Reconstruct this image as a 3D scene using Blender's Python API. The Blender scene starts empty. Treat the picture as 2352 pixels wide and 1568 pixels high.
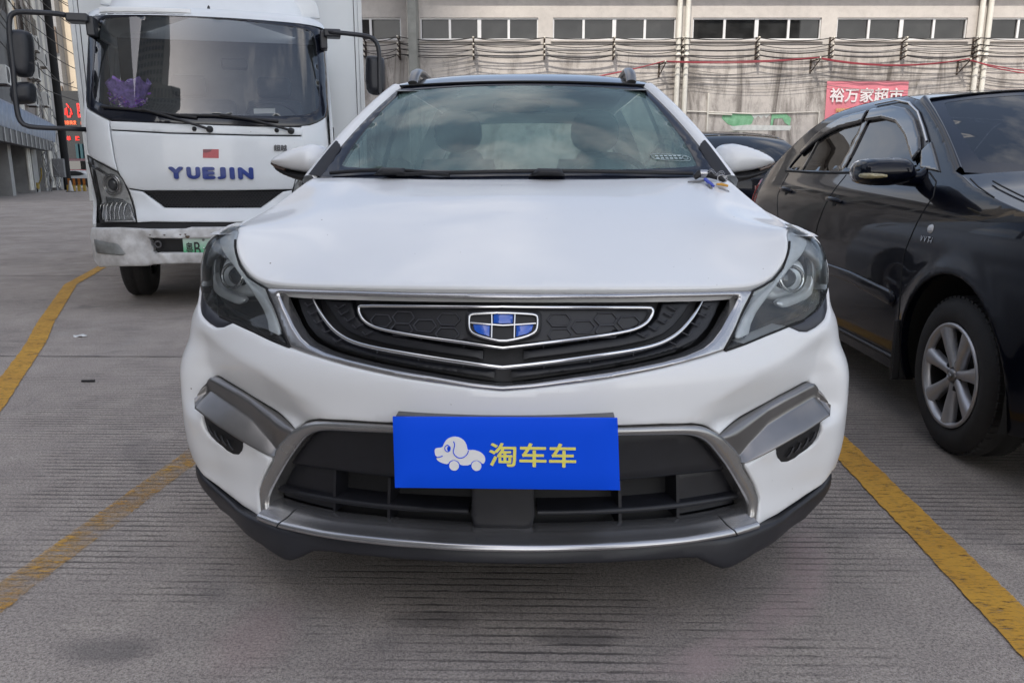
import bpy, bmesh, math, random
import numpy as np
from mathutils import Vector, Matrix
from mathutils.geometry import delaunay_2d_cdt

# ------------------------------------------------------------------ camera, light, exposure
SC = bpy.context.scene
COL = SC.collection
R = math.radians
CAM_Z, PITCH = 1.09, R(12)
cam = bpy.data.objects.new('camera', bpy.data.cameras.new('camera'))
COL.objects.link(cam)
cam.location = (0, 0, CAM_Z)
cam.rotation_euler = (R(90) - PITCH, 0, 0)
cam.data.sensor_width = 36.0
cam.data.lens = 36.0 * 1800 / 2352
cam.data.clip_start = 0.05
cam.data.clip_end = 2000
SC.camera = cam

SUN_TO = Vector((-0.33, -1.0, 1.35)).normalized()          # towards the sun: behind the camera, high on the left
SUN_EL = math.asin(SUN_TO.z)
SUN_AZ = math.atan2(SUN_TO.x, SUN_TO.y)                     # clockwise from +Y
world = bpy.data.worlds.new('World')
SC.world = world
world.use_nodes = True
wn, wl = world.node_tree.nodes, world.node_tree.links
wn.clear()
w_out = wn.new('ShaderNodeOutputWorld')
w_bg = wn.new('ShaderNodeBackground')
w_sky = wn.new('ShaderNodeTexSky')
w_sky.sky_type = 'NISHITA'
w_sky.sun_disc = False
w_sky.sun_elevation = SUN_EL
w_sky.sun_rotation = SUN_AZ
w_sky.air_density = 1.0
w_sky.dust_density = 1.0
w_sky.ozone_density = 1.0
# broken white cloud over the sky
w_tc = wn.new('ShaderNodeTexCoord')
w_map = wn.new('ShaderNodeMapping'); w_map.inputs['Scale'].default_value = (1.6, 1.6, 3.4); w_map.inputs['Location'].default_value = (1.3, .4, .2)
w_no = wn.new('ShaderNodeTexNoise'); w_no.inputs['Scale'].default_value = 1.7; w_no.inputs['Detail'].default_value = 7; w_no.inputs['Roughness'].default_value = .56
w_rp = wn.new('ShaderNodeValToRGB'); w_rp.color_ramp.elements[0].position = .50; w_rp.color_ramp.elements[1].position = .72
w_mx = wn.new('ShaderNodeMixRGB'); w_mx.inputs[2].default_value = (7.2, 7.6, 8.4, 1)
w_mul = wn.new('ShaderNodeMath'); w_mul.operation = 'MULTIPLY'; w_mul.inputs[1].default_value = .8
wl.new(w_tc.outputs['Generated'], w_map.inputs['Vector']); wl.new(w_map.outputs['Vector'], w_no.inputs['Vector'])
wl.new(w_no.outputs['Fac'], w_rp.inputs['Fac']); wl.new(w_rp.outputs['Color'], w_mul.inputs[0])
w_hs = wn.new('ShaderNodeHueSaturation'); w_hs.inputs['Saturation'].default_value = .74      # hazy city sky
wl.new(w_sky.outputs['Color'], w_hs.inputs['Color'])
wl.new(w_mul.outputs[0], w_mx.inputs[0]); wl.new(w_hs.outputs['Color'], w_mx.inputs[1])
# bright haze low in the sky on the sun's side
w_sep = wn.new('ShaderNodeSeparateXYZ'); wl.new(w_tc.outputs['Generated'], w_sep.inputs[0])
w_hz = wn.new('ShaderNodeMapRange'); w_hz.interpolation_type = 'SMOOTHSTEP'; w_hz.inputs['From Min'].default_value = .0; w_hz.inputs['From Max'].default_value = .62; w_hz.inputs['To Min'].default_value = .85; w_hz.inputs['To Max'].default_value = 0.
w_az = wn.new('ShaderNodeVectorMath'); w_az.operation = 'DOT_PRODUCT'; w_az.inputs[1].default_value = Vector((SUN_TO.x, SUN_TO.y, 0)).normalized()
w_am = wn.new('ShaderNodeMapRange'); w_am.interpolation_type = 'SMOOTHSTEP'; w_am.inputs['From Min'].default_value = -.15; w_am.inputs['From Max'].default_value = .75
w_hm = wn.new('ShaderNodeMath'); w_hm.operation = 'MULTIPLY'; w_hx = wn.new('ShaderNodeMixRGB'); w_hx.inputs[2].default_value = (14.2, 13.7, 13.2, 1)
wl.new(w_sep.outputs['Z'], w_hz.inputs['Value']); wl.new(w_tc.outputs['Generated'], w_az.inputs[0]); wl.new(w_az.outputs['Value'], w_am.inputs['Value'])
wl.new(w_hz.outputs[0], w_hm.inputs[0]); wl.new(w_am.outputs[0], w_hm.inputs[1]); wl.new(w_hm.outputs[0], w_hx.inputs[0]); wl.new(w_mx.outputs[0], w_hx.inputs[1])
wl.new(w_hx.outputs[0], w_bg.inputs['Color'])
w_dot = wn.new('ShaderNodeVectorMath'); w_dot.operation = 'DOT_PRODUCT'; w_dot.inputs[1].default_value = SUN_TO
w_pw = wn.new('ShaderNodeMapRange'); w_pw.interpolation_type = 'SMOOTHSTEP'; w_pw.inputs['From Min'].default_value = -.1; w_pw.inputs['From Max'].default_value = 1.0; w_pw.inputs['To Min'].default_value = 1.0; w_pw.inputs['To Max'].default_value = 2.3
w_cl = wn.new('ShaderNodeVectorMath'); w_cl.operation = 'SCALE'; w_cl.inputs[0].default_value = (7.3, 6.9, 6.5)     # cloud, brighter towards the sun
wl.new(w_tc.outputs['Generated'], w_dot.inputs[0]); wl.new(w_dot.outputs['Value'], w_pw.inputs['Value']); wl.new(w_pw.outputs[0], w_cl.inputs['Scale']); wl.new(w_cl.outputs[0], w_mx.inputs[2])
w_bg.inputs['Strength'].default_value = 0.11
wl.new(w_bg.outputs[0], w_out.inputs['Surface'])

sun = bpy.data.objects.new('sun', bpy.data.lights.new('sun', 'SUN'))
COL.objects.link(sun)
sun.data.energy = 2.2
sun.data.angle = R(0.5)
sun.data.color = (1.0, .93, .83)
sun.rotation_euler = (-SUN_TO).to_track_quat('-Z', 'Y').to_euler()

SC.view_settings.view_transform = 'Standard'
SC.view_settings.look = 'None'
SC.view_settings.exposure = 1.08
SC.view_settings.gamma = 1.0
SC.render.engine = 'CYCLES'
SC.cycles.max_bounces = 8
SC.cycles.transparent_max_bounces = 16
SC.cycles.caustics_reflective = False
SC.cycles.caustics_refractive = False

# ------------------------------------------------------------------ materials
MATS = {}
def nodes_of(m): return m.node_tree.nodes, m.node_tree.links
def mat(name, col, rough=.5, metal=0., coat=0., spec=.5, var=0., vscale=6., emit=None, estr=1., bump=0., bscale=200., coat_rough=.03, rvar=0., var2=None):
    """a Principled material whose colour and gloss wander a little with object-space noise"""
    if name in MATS: return MATS[name]
    m = bpy.data.materials.new(name); m.use_nodes = True
    n, l = nodes_of(m); b = n['Principled BSDF']
    c = (*col, 1)
    b.inputs['Base Color'].default_value = c
    b.inputs['Roughness'].default_value = rough
    b.inputs['Metallic'].default_value = metal
    b.inputs['Coat Weight'].default_value = coat
    b.inputs['Coat Roughness'].default_value = coat_rough
    b.inputs['Specular IOR Level'].default_value = spec
    if emit:
        b.inputs['Emission Color'].default_value = (*emit, 1); b.inputs['Emission Strength'].default_value = estr
    tc = n.new('ShaderNodeTexCoord')
    if var > 0:
        no = n.new('ShaderNodeTexNoise'); no.inputs['Scale'].default_value = vscale; no.inputs['Detail'].default_value = 6; no.inputs['Roughness'].default_value = .6
        l.new(tc.outputs['Object'], no.inputs['Vector'])
        rp = n.new('ShaderNodeValToRGB')
        rp.color_ramp.elements[0].position = .3; rp.color_ramp.elements[1].position = .72
        lo = var2 if var2 else tuple(max(0, x * (1 - var)) for x in col)
        hi = tuple(min(1, x * (1 + var * .6)) for x in col)
        rp.color_ramp.elements[0].color = (*lo, 1); rp.color_ramp.elements[1].color = (*hi, 1)
        l.new(no.outputs['Fac'], rp.inputs['Fac']); l.new(rp.outputs['Color'], b.inputs['Base Color'])
        if rvar > 0:
            mr = n.new('ShaderNodeMapRange'); mr.inputs['To Min'].default_value = max(0.02, rough - rvar); mr.inputs['To Max'].default_value = min(1, rough + rvar)
            l.new(no.outputs['Fac'], mr.inputs['Value']); l.new(mr.outputs[0], b.inputs['Roughness'])
    if bump > 0:
        nb = n.new('ShaderNodeTexNoise'); nb.inputs['Scale'].default_value = bscale; nb.inputs['Detail'].default_value = 3
        l.new(tc.outputs['Object'], nb.inputs['Vector'])
        bp = n.new('ShaderNodeBump'); bp.inputs['Strength'].default_value = bump; bp.inputs['Distance'].default_value = .01
        l.new(nb.outputs['Fac'], bp.inputs['Height']); l.new(bp.outputs['Normal'], b.inputs['Normal'])
    MATS[name] = m
    return m
def glass(name, tint, ior=1.5, rough=.0, dust_sheen=0., film=(.55, .56, .56)):
    """thin pane: fresnel mirror over a tinted clear layer, plus an optional pale film"""
    if name in MATS: return MATS[name]
    m = bpy.data.materials.new(name); m.use_nodes = True
    n, l = nodes_of(m); n.remove(n['Principled BSDF']); o = n['Material Output']
    t = n.new('ShaderNodeBsdfTransparent'); t.inputs[0].default_value = (*tint, 1)
    g = n.new('ShaderNodeBsdfGlossy'); g.inputs['Roughness'].default_value = rough
    f = n.new('ShaderNodeFresnel'); f.inputs['IOR'].default_value = ior
    x = n.new('ShaderNodeMixShader')
    l.new(f.outputs[0], x.inputs[0]); l.new(t.outputs[0], x.inputs[1]); l.new(g.outputs[0], x.inputs[2])
    last = x
    if dust_sheen > 0:
        d = n.new('ShaderNodeBsdfDiffuse'); d.inputs[0].default_value = (*film, 1)
        tc = n.new('ShaderNodeTexCoord'); no = n.new('ShaderNodeTexNoise'); no.inputs['Scale'].default_value = 3.; no.inputs['Detail'].default_value = 7
        l.new(tc.outputs['Object'], no.inputs['Vector'])
        mr = n.new('ShaderNodeMapRange'); mr.inputs['From Min'].default_value = .3; mr.inputs['From Max'].default_value = .75; mr.inputs['To Min'].default_value = dust_sheen * .4; mr.inputs['To Max'].default_value = dust_sheen * 1.6
        l.new(no.outputs['Fac'], mr.inputs['Value'])
        y = n.new('ShaderNodeMixShader'); l.new(mr.outputs[0], y.inputs[0]); l.new(x.outputs[0], y.inputs[1]); l.new(d.outputs[0], y.inputs[2]); last = y
    l.new(last.outputs[0], o.inputs['Surface'])
    MATS[name] = m
    return m

WHITE = mat('white_paint', (.76, .77, .775), .38, coat=.6, var=.025, vscale=2.2, coat_rough=.04, spec=.3)
WHITE_T = mat('truck_white_paint', (.70, .73, .75), .42, coat=.5, var=.06, vscale=2.5, coat_rough=.1)
BUMP_T = mat('scuffed_white_paint', (.64, .645, .645), .55, var=.35, vscale=5.5, bump=.05, bscale=9., var2=(.30, .29, .28))
BLACKP = mat('black_paint', (.0025, .0035, .0085), .3, coat=.85, spec=.05, var=.3, vscale=3.)
PLASTIC = mat('black_plastic', (.009, .0095, .013), .45, var=.25, vscale=30., bump=.02, bscale=700)
PLASTIC_D = mat('dark_plastic', (.010, .010, .012), .55, var=.2, vscale=20.)
GREYPL = mat('grey_plastic', (.10, .10, .105), .5, var=.15, vscale=20.)
SATIN = mat('satin_silver', (.43, .43, .44), .24, metal=.9, var=.06, vscale=8., rvar=.04)
SATIN_R = mat('ring_silver', (.36, .355, .35), .26, metal=.8, var=.08, vscale=9., rvar=.04)
SATIN_D = mat('dull_silver', (.23, .225, .222), .30, metal=.85, var=.1, vscale=9., rvar=.05)
CHROME = mat('chrome', (.66, .66, .66), .10, metal=1.)
RUBBER = mat('tyre_rubber', (.022, .021, .021), .75, var=.25, vscale=25., bump=.06, bscale=120)
ALLOY = mat('alloy', (.50, .50, .515), .36, metal=.65, var=.1, vscale=15.)
GAP = mat('shut_line_black', (.006, .006, .007), .7)
FRIT = mat('windscreen_border_black', (.008, .010, .018), .12, spec=.6)
SEAT = mat('dark_seat_cloth', (.030, .030, .033), .8, var=.2, vscale=20)
DASH = mat('dashboard_plastic', (.018, .018, .020), .6, var=.2, vscale=20)
GLASS = glass('windscreen_glass', (.44, .56, .53), 1.8, dust_sheen=.21, film=(.34, .52, .51))  # blue-green film paints in the sky mirrored by the windscreen
GLASS_T = glass('truck_windscreen_glass', (.93, .96, .96), 2.1, dust_sheen=.02, film=(.38, .44, .48))
GLASS_D = glass('tinted_glass', (.035, .045, .065), 2.0)
GLASS_S = glass('side_glass', (.55, .62, .60), 1.5)
LENS_T = glass('truck_lamp_lens', (.94, .95, .95), 1.4)
LENS = glass('lamp_lens', (.88, .91, .92), 1.5, dust_sheen=.025, film=(.60, .64, .66))

# a few stone chips and specks of dirt in the white paint
BLACKP.node_tree.nodes['Principled BSDF'].inputs['Coat IOR'].default_value = 1.36
def speckle(m, scale, size, keep, col):
    n, l = nodes_of(m); b = n['Principled BSDF']; src = b.inputs['Base Color'].links[0].from_socket; tc = n.new('ShaderNodeTexCoord')
    v = n.new('ShaderNodeTexVoronoi'); v.inputs['Scale'].default_value = scale; l.new(tc.outputs['Object'], v.inputs['Vector'])
    s = n.new('ShaderNodeSeparateColor'); l.new(v.outputs['Color'], s.inputs[0])
    a = n.new('ShaderNodeMath'); a.operation = 'LESS_THAN'; a.inputs[1].default_value = size; l.new(v.outputs['Distance'], a.inputs[0])
    k = n.new('ShaderNodeMath'); k.operation = 'LESS_THAN'; k.inputs[1].default_value = keep; l.new(s.outputs[0], k.inputs[0])
    q = n.new('ShaderNodeMath'); q.operation = 'MULTIPLY'; l.new(a.outputs[0], q.inputs[0]); l.new(k.outputs[0], q.inputs[1])
    x = n.new('ShaderNodeMixRGB'); x.inputs[2].default_value = (*col, 1); l.new(q.outputs[0], x.inputs[0]); l.new(src, x.inputs[1]); l.new(x.outputs[0], b.inputs['Base Color'])
speckle(WHITE, 24, .055, .10, (.16, .14, .12)); speckle(WHITE, 60, .07, .05, (.30, .28, .25))
speckle(WHITE_T, 18, .05, .08, (.30, .27, .24))

# ------------------------------------------------------------------ mesh helpers
class MB:
    """collects shapes and links them as one mesh object"""
    def __init__(k): k.v = []; k.f = []; k.s = []
    def add(k, v, f, smooth=True):
        o = len(k.v); k.v += [tuple(map(float, p)) for p in v]; k.f += [tuple(int(i) + o for i in q) for q in f]; k.s += [smooth] * len(f); return k
    def mirror(k):
        o = len(k.v); nf = len(k.f)
        k.v += [(-x, y, z) for x, y, z in k.v]; k.f += [tuple(i + o for i in reversed(q)) for q in k.f[:nf]]; k.s += k.s[:nf]; return k
    def flipx(k):
        k.v = [(-x, y, z) for x, y, z in k.v]; k.f = [tuple(reversed(q)) for q in k.f]; return k
    def shift(k, d):
        k.v = [(x + d[0], y + d[1], z + d[2]) for x, y, z in k.v]; return k
    def rotz(k, a):
        c, s = math.cos(a), math.sin(a); k.v = [(x * c - y * s, x * s + y * c, z) for x, y, z in k.v]; return k
    def copy(k):
        m = MB(); m.v = list(k.v); m.f = list(k.f); m.s = list(k.s); return m
    def build(k, name, m, parent=None, label=None):
        me = bpy.data.meshes.new(name); me.from_pydata(k.v, [], k.f); me.polygons.foreach_set('use_smooth', k.s); me.update()
        ob = bpy.data.objects.new(name, me); COL.objects.link(ob)
        for q in (m if isinstance(m, (list, tuple)) else [m]): me.materials.append(q)
        if parent: ob.parent = parent
        if label: ob['label'] = label
        return ob
def empty(name, loc, rz, label, cat, group=None):
    o = bpy.data.objects.new(name, None); COL.objects.link(o); o.empty_display_size = .2
    o.location = loc; o.rotation_euler = (0, 0, rz); return tag(o, label, cat, group)
def tag(o, label, cat, group=None):
    o['label'] = label; o['category'] = cat
    if group: o['group'] = group
    return o
def structure(o): o['kind'] = 'structure'; return o
def copy_tree(o, parent=None):
    c = o.copy(); COL.objects.link(c)
    if parent: c.parent = parent
    for ch in list(o.children): copy_tree(ch, c)
    return c

def in_poly(P, poly):
    x, y = P[:, 0][:, None], P[:, 1][:, None]; a = np.asarray(poly); b = np.roll(a, -1, 0)
    c = ((a[:, 1] > y) != (b[:, 1] > y)) & (x < (b[:, 0] - a[:, 0]) * (y - a[:, 1]) / (b[:, 1] - a[:, 1] + 1e-12) + a[:, 0])
    return c.sum(1) % 2 == 1
def dist_poly(P, segs):
    a, b = segs; d = b - a; L = (d ** 2).sum(1) + 1e-15; out = np.full(len(P), 9.)
    for i in range(0, len(P), 2000):
        q = P[i:i + 2000][:, None, :]; t = np.clip(((q - a) * d).sum(2) / L, 0, 1); out[i:i + 2000] = np.sqrt((((q - a) - t[..., None] * d) ** 2).sum(2)).min(1)
    return out
def resample(poly, g, closed=True):
    out = []; n = len(poly)
    for i in range(n if closed else n - 1):
        a = np.array(poly[i], float); b = np.array(poly[(i + 1) % n], float); m = max(1, int(math.ceil(np.hypot(*(b - a)) / g)))
        out += [a + (b - a) * j / m for j in range(m)]
    if not closed: out.append(np.array(poly[-1], float))
    return np.array(out)
def soften(poly, k=1, closed=True, keep=()):
    """Chaikin corner cutting; keeps the vertices whose index is in keep sharp (first pass only)"""
    P = [np.array(p, float) for p in poly]; K = set(keep)
    for _ in range(k):
        Q = []; n = len(P); NK = set()
        for i in range(n):
            if not closed and i in (0, n - 1): NK.add(len(Q)); Q.append(P[i]); continue
            if i in K: NK.add(len(Q)); Q.append(P[i]); continue
            a, b = P[i - 1], P[(i + 1) % n]; Q += [P[i] * .75 + a * .25, P[i] * .75 + b * .25]
        P = Q; K = NK
    return np.array(P)
def area2(P): P = np.asarray(P); Q = np.roll(P, -1, 0); return float((P[:, 0] * Q[:, 1] - Q[:, 0] * P[:, 1]).sum())
def ccw(P): P = np.asarray(P); return P if area2(P) > 0 else P[::-1]
def panel(poly, surf, grid=.02, bevel=.004, skirt=.02, off=0., holes=(), flip=False):
    """fill a 2-D outline with fine triangles and lift it on to surf(u, v, off) -> points, normals; rounded rim and a turned-in edge"""
    loops = [resample(ccw(poly), grid)] + [resample(ccw(h), grid)[::-1] for h in holes]
    pts = []; edges = []
    for L in loops:
        o = len(pts); n = len(L); pts += list(L); edges += [(o + i, o + (i + 1) % n) for i in range(n)]
    B = np.array(pts); nb = len(B)
    A = np.concatenate([L for L in loops]); Bn = np.concatenate([np.roll(L, -1, 0) for L in loops]); segs = (A, Bn)
    extra = []
    if bevel > 0:
        for L in loops:
            d = np.roll(L, -1, 0) - np.roll(L, 1, 0); nn = np.stack([-d[:, 1], d[:, 0]], 1); nn /= np.linalg.norm(nn, axis=1)[:, None] + 1e-12
            for t in (.3, 1.0): extra.append(L + nn * bevel * t)
    lo, hi = B.min(0), B.max(0)
    gx = np.arange(lo[0], hi[0] + grid, grid); gy = np.arange(lo[1], hi[1] + grid * .87, grid * .87)
    G = np.array([(x + (j % 2) * grid / 2, y) for j, y in enumerate(gy) for x in gx])
    def inside(P):
        k = in_poly(P, loops[0])
        for h in loops[1:]: k &= ~in_poly(P, h)
        return k
    dg = dist_poly(G, segs); G = G[inside(G) & (dg > max(bevel * 1.0 + grid * .35, grid * .4))]
    E = []
    for i, e in enumerate(extra):
        t = (.3, 1.0)[i % 2]; de = dist_poly(e, segs); E.append(e[inside(e) & (de > bevel * t * .85)])
    allp = np.concatenate([B] + E + [G])
    vo, eo, fo, ov, oe, of = delaunay_2d_cdt([Vector(p) for p in allp], edges, [], 0, 1e-6)
    V = np.array([tuple(p) for p in vo]); F = np.array([f for f in fo if len(f) == 3])
    cen = V[F].mean(1); F = F[inside(cen)]
    a = V[F]; sg = (a[:, 1, 0] - a[:, 0, 0]) * (a[:, 2, 1] - a[:, 0, 1]) - (a[:, 1, 1] - a[:, 0, 1]) * (a[:, 2, 0] - a[:, 0, 0])
    F[sg < 0] = F[sg < 0][:, ::-1]; F = F[np.abs(sg) > 1e-10]
    d = dist_poly(V, segs)
    o = off(V[:, 0], V[:, 1]) if callable(off) else np.full(len(V), float(off))
    if bevel > 0: o = o - bevel * (1 - np.sqrt(np.clip(1 - (1 - np.clip(d / bevel, 0, 1)) ** 2, 0, 1)))
    P, N = surf(V[:, 0], V[:, 1], o)
    verts = [tuple(p) for p in P]; faces = [tuple(f) for f in F]
    if skirt > 0:
        cnt = {}
        for f in faces:
            for i in range(3): cnt[(f[i], f[(i + 1) % 3])] = 1
        be = [e for e in cnt if (e[1], e[0]) not in cnt]; idx = {}
        for e in be:
            for i in e:
                if i not in idx: idx[i] = len(verts); verts.append(tuple(P[i])); verts.append(tuple(P[i] - N[i] * skirt))
        faces += [(idx[b], idx[a], idx[a] + 1, idx[b] + 1) for a, b in be]
    if flip: faces = [tuple(reversed(f)) for f in faces]
    m = MB(); m.add(verts, faces); return m
def loft(rows, flip=False, closed=False):
    """quads between rows of points"""
    n = len(rows[0]); v = [p for r in rows for p in r]; f = []
    for i in range(len(rows) - 1):
        for j in range(n if closed else n - 1):
            a, b = i * n + j, i * n + (j + 1) % n; f.append((a, b, b + n, a + n))
    if flip: f = [tuple(reversed(q)) for q in f]
    m = MB(); m.add(v, f); return m
def tube(P, r, n=8, closed=False, flat=1., up=None, caps=True):
    """a round (or flattened) bar along a polyline; r may be a list"""
    P = [Vector(p) for p in P]; N = len(P); rr = r if isinstance(r, (list, tuple, np.ndarray)) else [r] * N
    T = []
    for i in range(N):
        a = P[i - 1] if (i > 0 or closed) else P[i]; b = P[(i + 1) % N] if (i < N - 1 or closed) else P[i]; T.append((b - a).normalized())
    u = Vector(up) if up else (Vector((0, 0, 1)) if abs(T[0].z) < .9 else Vector((0, 1, 0)))
    rows = []
    for i in range(N):
        if i and not up: u = (u - T[i] * u.dot(T[i]))
        x = T[i].cross(u).normalized(); y = x.cross(T[i]).normalized(); u = y if not up else u
        rows.append([tuple(P[i] + (x * math.cos(2 * math.pi * k / n) + y * math.sin(2 * math.pi * k / n) * flat) * rr[i]) for k in range(n)])
    if closed: rows.append(rows[0])
    m = loft(rows, closed=True)
    if caps and not closed: m.add(rows[0], [tuple(range(n))][::1], False); m.add(rows[-1], [tuple(range(n))[::-1]], False)
    return m
def box(lo, hi, bev=0.):
    m = MB(); bm = bmesh.new(); bmesh.ops.create_cube(bm, size=1.)
    c = [(a + b) / 2 for a, b in zip(lo, hi)]; s = [b - a for a, b in zip(lo, hi)]
    for q in bm.verts: q.co = (q.co.x * s[0] + c[0], q.co.y * s[1] + c[1], q.co.z * s[2] + c[2])
    if bev > 0: bmesh.ops.bevel(bm, geom=list(bm.edges), offset=bev, segments=2, affect='EDGES', profile=.5)
    bm.verts.index_update(); m.add([tuple(q.co) for q in bm.verts], [tuple(q.index for q in f.verts) for f in bm.faces], bev > 0 and False); bm.free(); return m
def lathe(prof, n=32, axis='x', c=(0, 0, 0)):
    """profile of (radius, along-axis) turned round an axis"""
    rows = []
    for r, a in prof:
        row = []
        for k in range(n):
            t = 2 * math.pi * k / n; p, q = r * math.cos(t), r * math.sin(t)
            row.append((c[0] + a, c[1] + p, c[2] + q) if axis == 'x' else ((c[0] + p, c[1] + a, c[2] + q) if axis == 'y' else (c[0] + p, c[1] + q, c[2] + a)))
        rows.append(row)
    return loft(rows, closed=True)
def puff(poly, place, depth, grid=.01, r=None, back=True):
    """an outline blown up into a cushion: place(u, v, off) -> points, normals"""
    segs = None; L = resample(ccw(poly), grid); segs = (L, np.roll(L, -1, 0)); r = r or depth
    f = lambda u, v: depth * (np.sqrt(np.clip(1 - (1 - np.clip(dist_poly(np.stack([u, v], 1), segs) / r, 0, 1)) ** 2, 0, 1)))
    m = panel(L, place, grid, 0, depth * .5, f)
    return m
def plane_xz(y0, k=0., x0=0.):
    """surf on the plane y = y0 + k (x - x0), normal towards -y"""
    def s(u, v, o):
        u = np.asarray(u, float); n = np.array([k, -1, 0]) / math.hypot(k, 1)
        P = np.stack([u, y0 + k * (u - x0), np.asarray(v, float)], -1) + np.asarray(o)[..., None] * n
        return P, np.broadcast_to(n, P.shape)
    return s
def plane_xy(z0):
    def s(u, v, o): P = np.stack([np.asarray(u, float), np.asarray(v, float), z0 + np.asarray(o) + 0 * u], -1); return P, np.broadcast_to(np.array([0, 0, 1.]), P.shape)
    return s
def text_mesh(txt, size, extrude, bold=0., shear=0., sx=1.):
    """lettering in the built-in face, standing in the xz plane and facing -y, centred; returns an MB"""
    cu = bpy.data.curves.new('lettering', 'FONT'); cu.body = txt; cu.size = size; cu.extrude = extrude; cu.shear = shear; cu.align_x = 'CENTER'; cu.align_y = 'CENTER'; cu.resolution_u = 4
    o = bpy.data.objects.new('lettering', cu); COL.objects.link(o)
    me = bpy.data.meshes.new_from_object(o.evaluated_get(bpy.context.evaluated_depsgraph_get()))
    m = MB(); v = [q.co for q in me.vertices]
    cx = (max(q.x for q in v) + min(q.x for q in v)) / 2; cz = (max(q.y for q in v) + min(q.y for q in v)) / 2
    m.add([((q.x - cx) * sx, -q.z, q.y - cz) for q in v], [tuple(p.vertices) for p in me.polygons], False)
    bpy.data.objects.remove(o); bpy.data.meshes.remove(me); bpy.data.curves.remove(cu)
    if bold:                                  # heavier strokes: shifted copies, each a hair behind the last
        b0 = m.copy(); d_ = extrude * .03 + 2e-5
        for i, (a, c) in enumerate(((1, 0), (-1, 0), (0, 1), (0, -1), (.7, .7), (-.7, .7), (.7, -.7), (-.7, -.7))): q = b0.copy().shift((a * bold, d_ * (i + 1), c * bold)); m.add(q.v, q.f, False)
    return m
def fit_w(m, w, h=None):
    xs = [p[0] for p in m.v]; zs = [p[2] for p in m.v]; k = w / (max(xs) - min(xs)); kz = h / (max(zs) - min(zs)) if h else k
    m.v = [(x * k, y, z * kz) for x, y, z in m.v]; return m

def sm(a,b,x):
    t=np.clip((np.asarray(x,float)-a)/(b-a),0,1); return t*t*(3-2*t)
class Skin:
    """front and flank of a vehicle: a plan curve (x = half width, y = back from the nose) set in or out with height"""
    def __init__(k,a,x1,xm,length,cz,cv,sz,sv,w0,w1,lean=False):
        k.lean=lean; xs=np.linspace(0,x1,60); ys=a*xs**2
        t0=np.arctan(2*a*x1); R=(xm-x1)/(1-np.sin(t0)); th=np.linspace(t0,np.pi/2,24)[1:]
        X=np.concatenate([xs,x1+R*(np.sin(th)-np.sin(t0)),[xm+.002,xm+.004]])
        Y=np.concatenate([ys,ys[-1]+R*(np.cos(t0)-np.cos(th))])
        Y=np.concatenate([Y,[(Y[-1]+length)/2,length]])
        k.S=np.concatenate([[0],np.cumsum(np.hypot(np.diff(X),np.diff(Y)))]); k.X=X; k.Y=Y
        k.c=(cz,cv,sz,sv,w0,w1)
    def __call__(k,s,z,off=0.):
        s=np.asarray(s,float); z=np.asarray(z,float); a=np.abs(s); e=.012
        f=lambda q:(np.interp(q,k.S,k.X),np.interp(q,k.S,k.Y))
        x,y=f(a); x2,y2=f(a+e); x1,y1=f(np.maximum(a-e,0))
        dx=x2-x1; dy=y2-y1; dy=np.where(a<e,dy*a/e,dy); l=np.hypot(dx,dy); nx=dy/l; ny=-dx/l
        cz,cv,sz,sv,w0,w1=k.c; w=sm(w0,w1,a)
        if k.lean: o=off-w*np.interp(z,sz,sv); y=y+np.interp(z,cz,cv)
        else: o=off-(1-w)*np.interp(z,cz,cv)-w*np.interp(z,sz,sv)
        return np.stack([np.sign(s)*(x+nx*o),y+ny*o,z+0*s],-1), np.stack([np.sign(s)*nx,ny,0*z+0*s],-1)
    def at_y(k,y): return float(np.interp(y,k.Y,k.S))
def smooth_tab(z,v,n=200):
    """smooth (Catmull-Rom) resampling of a table so that shading has no breaks"""
    z=np.array(z,float);v=np.array(v,float);zz=np.linspace(z[0],z[-1],n)
    m=np.gradient(v,z); i=np.clip(np.searchsorted(z,zz)-1,0,len(z)-2); h=z[i+1]-z[i]; t=(zz-z[i])/h
    return zz,(2*t**3-3*t**2+1)*v[i]+(t**3-2*t**2+t)*h*m[i]+(-2*t**3+3*t**2)*v[i+1]+(t**3-t**2)*h*m[i+1]
CAR=Skin(.45,.84,.93,4.42,
  *smooth_tab([0,.12,.20,.27,.36,.55,.63,.69,.76,.81,.86,.91,.96,1.06],[.02,-.03,-.03,-.01,0,0,.006,.03,.065,.085,.12,.17,.25,.45]),
  *smooth_tab([0,.10,.182,.24,.284,.347,.446,.517,.562,.594,.637,.713,.736,.788,.855,.91,.96,1.02,1.08],[.10,.06,.022,-.001,-.003,-.014,-.019,-.018,-.015,-.007,.012,.031,.042,.054,.062,.085,.135,.190,.220]),.55,.95)
TRUCK=Skin(.20,.70,1.0,1.75,
  *smooth_tab([0,.2,.40,.46,.74,.82,1.1,1.5,1.56,1.62,1.70,1.8,2.0,2.2,2.38,2.44,2.6],[.1,.02,-.05,-.06,-.05,.0,.0,.02,.032,.06,.10,.15,.25,.35,.44,.47,.56]),
  *smooth_tab([0,.4,.8,1.5,1.7,2.0,2.42,2.6],[.03,.0,0,.0,.005,.015,.03,.06]),.95,1.35,True)

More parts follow.
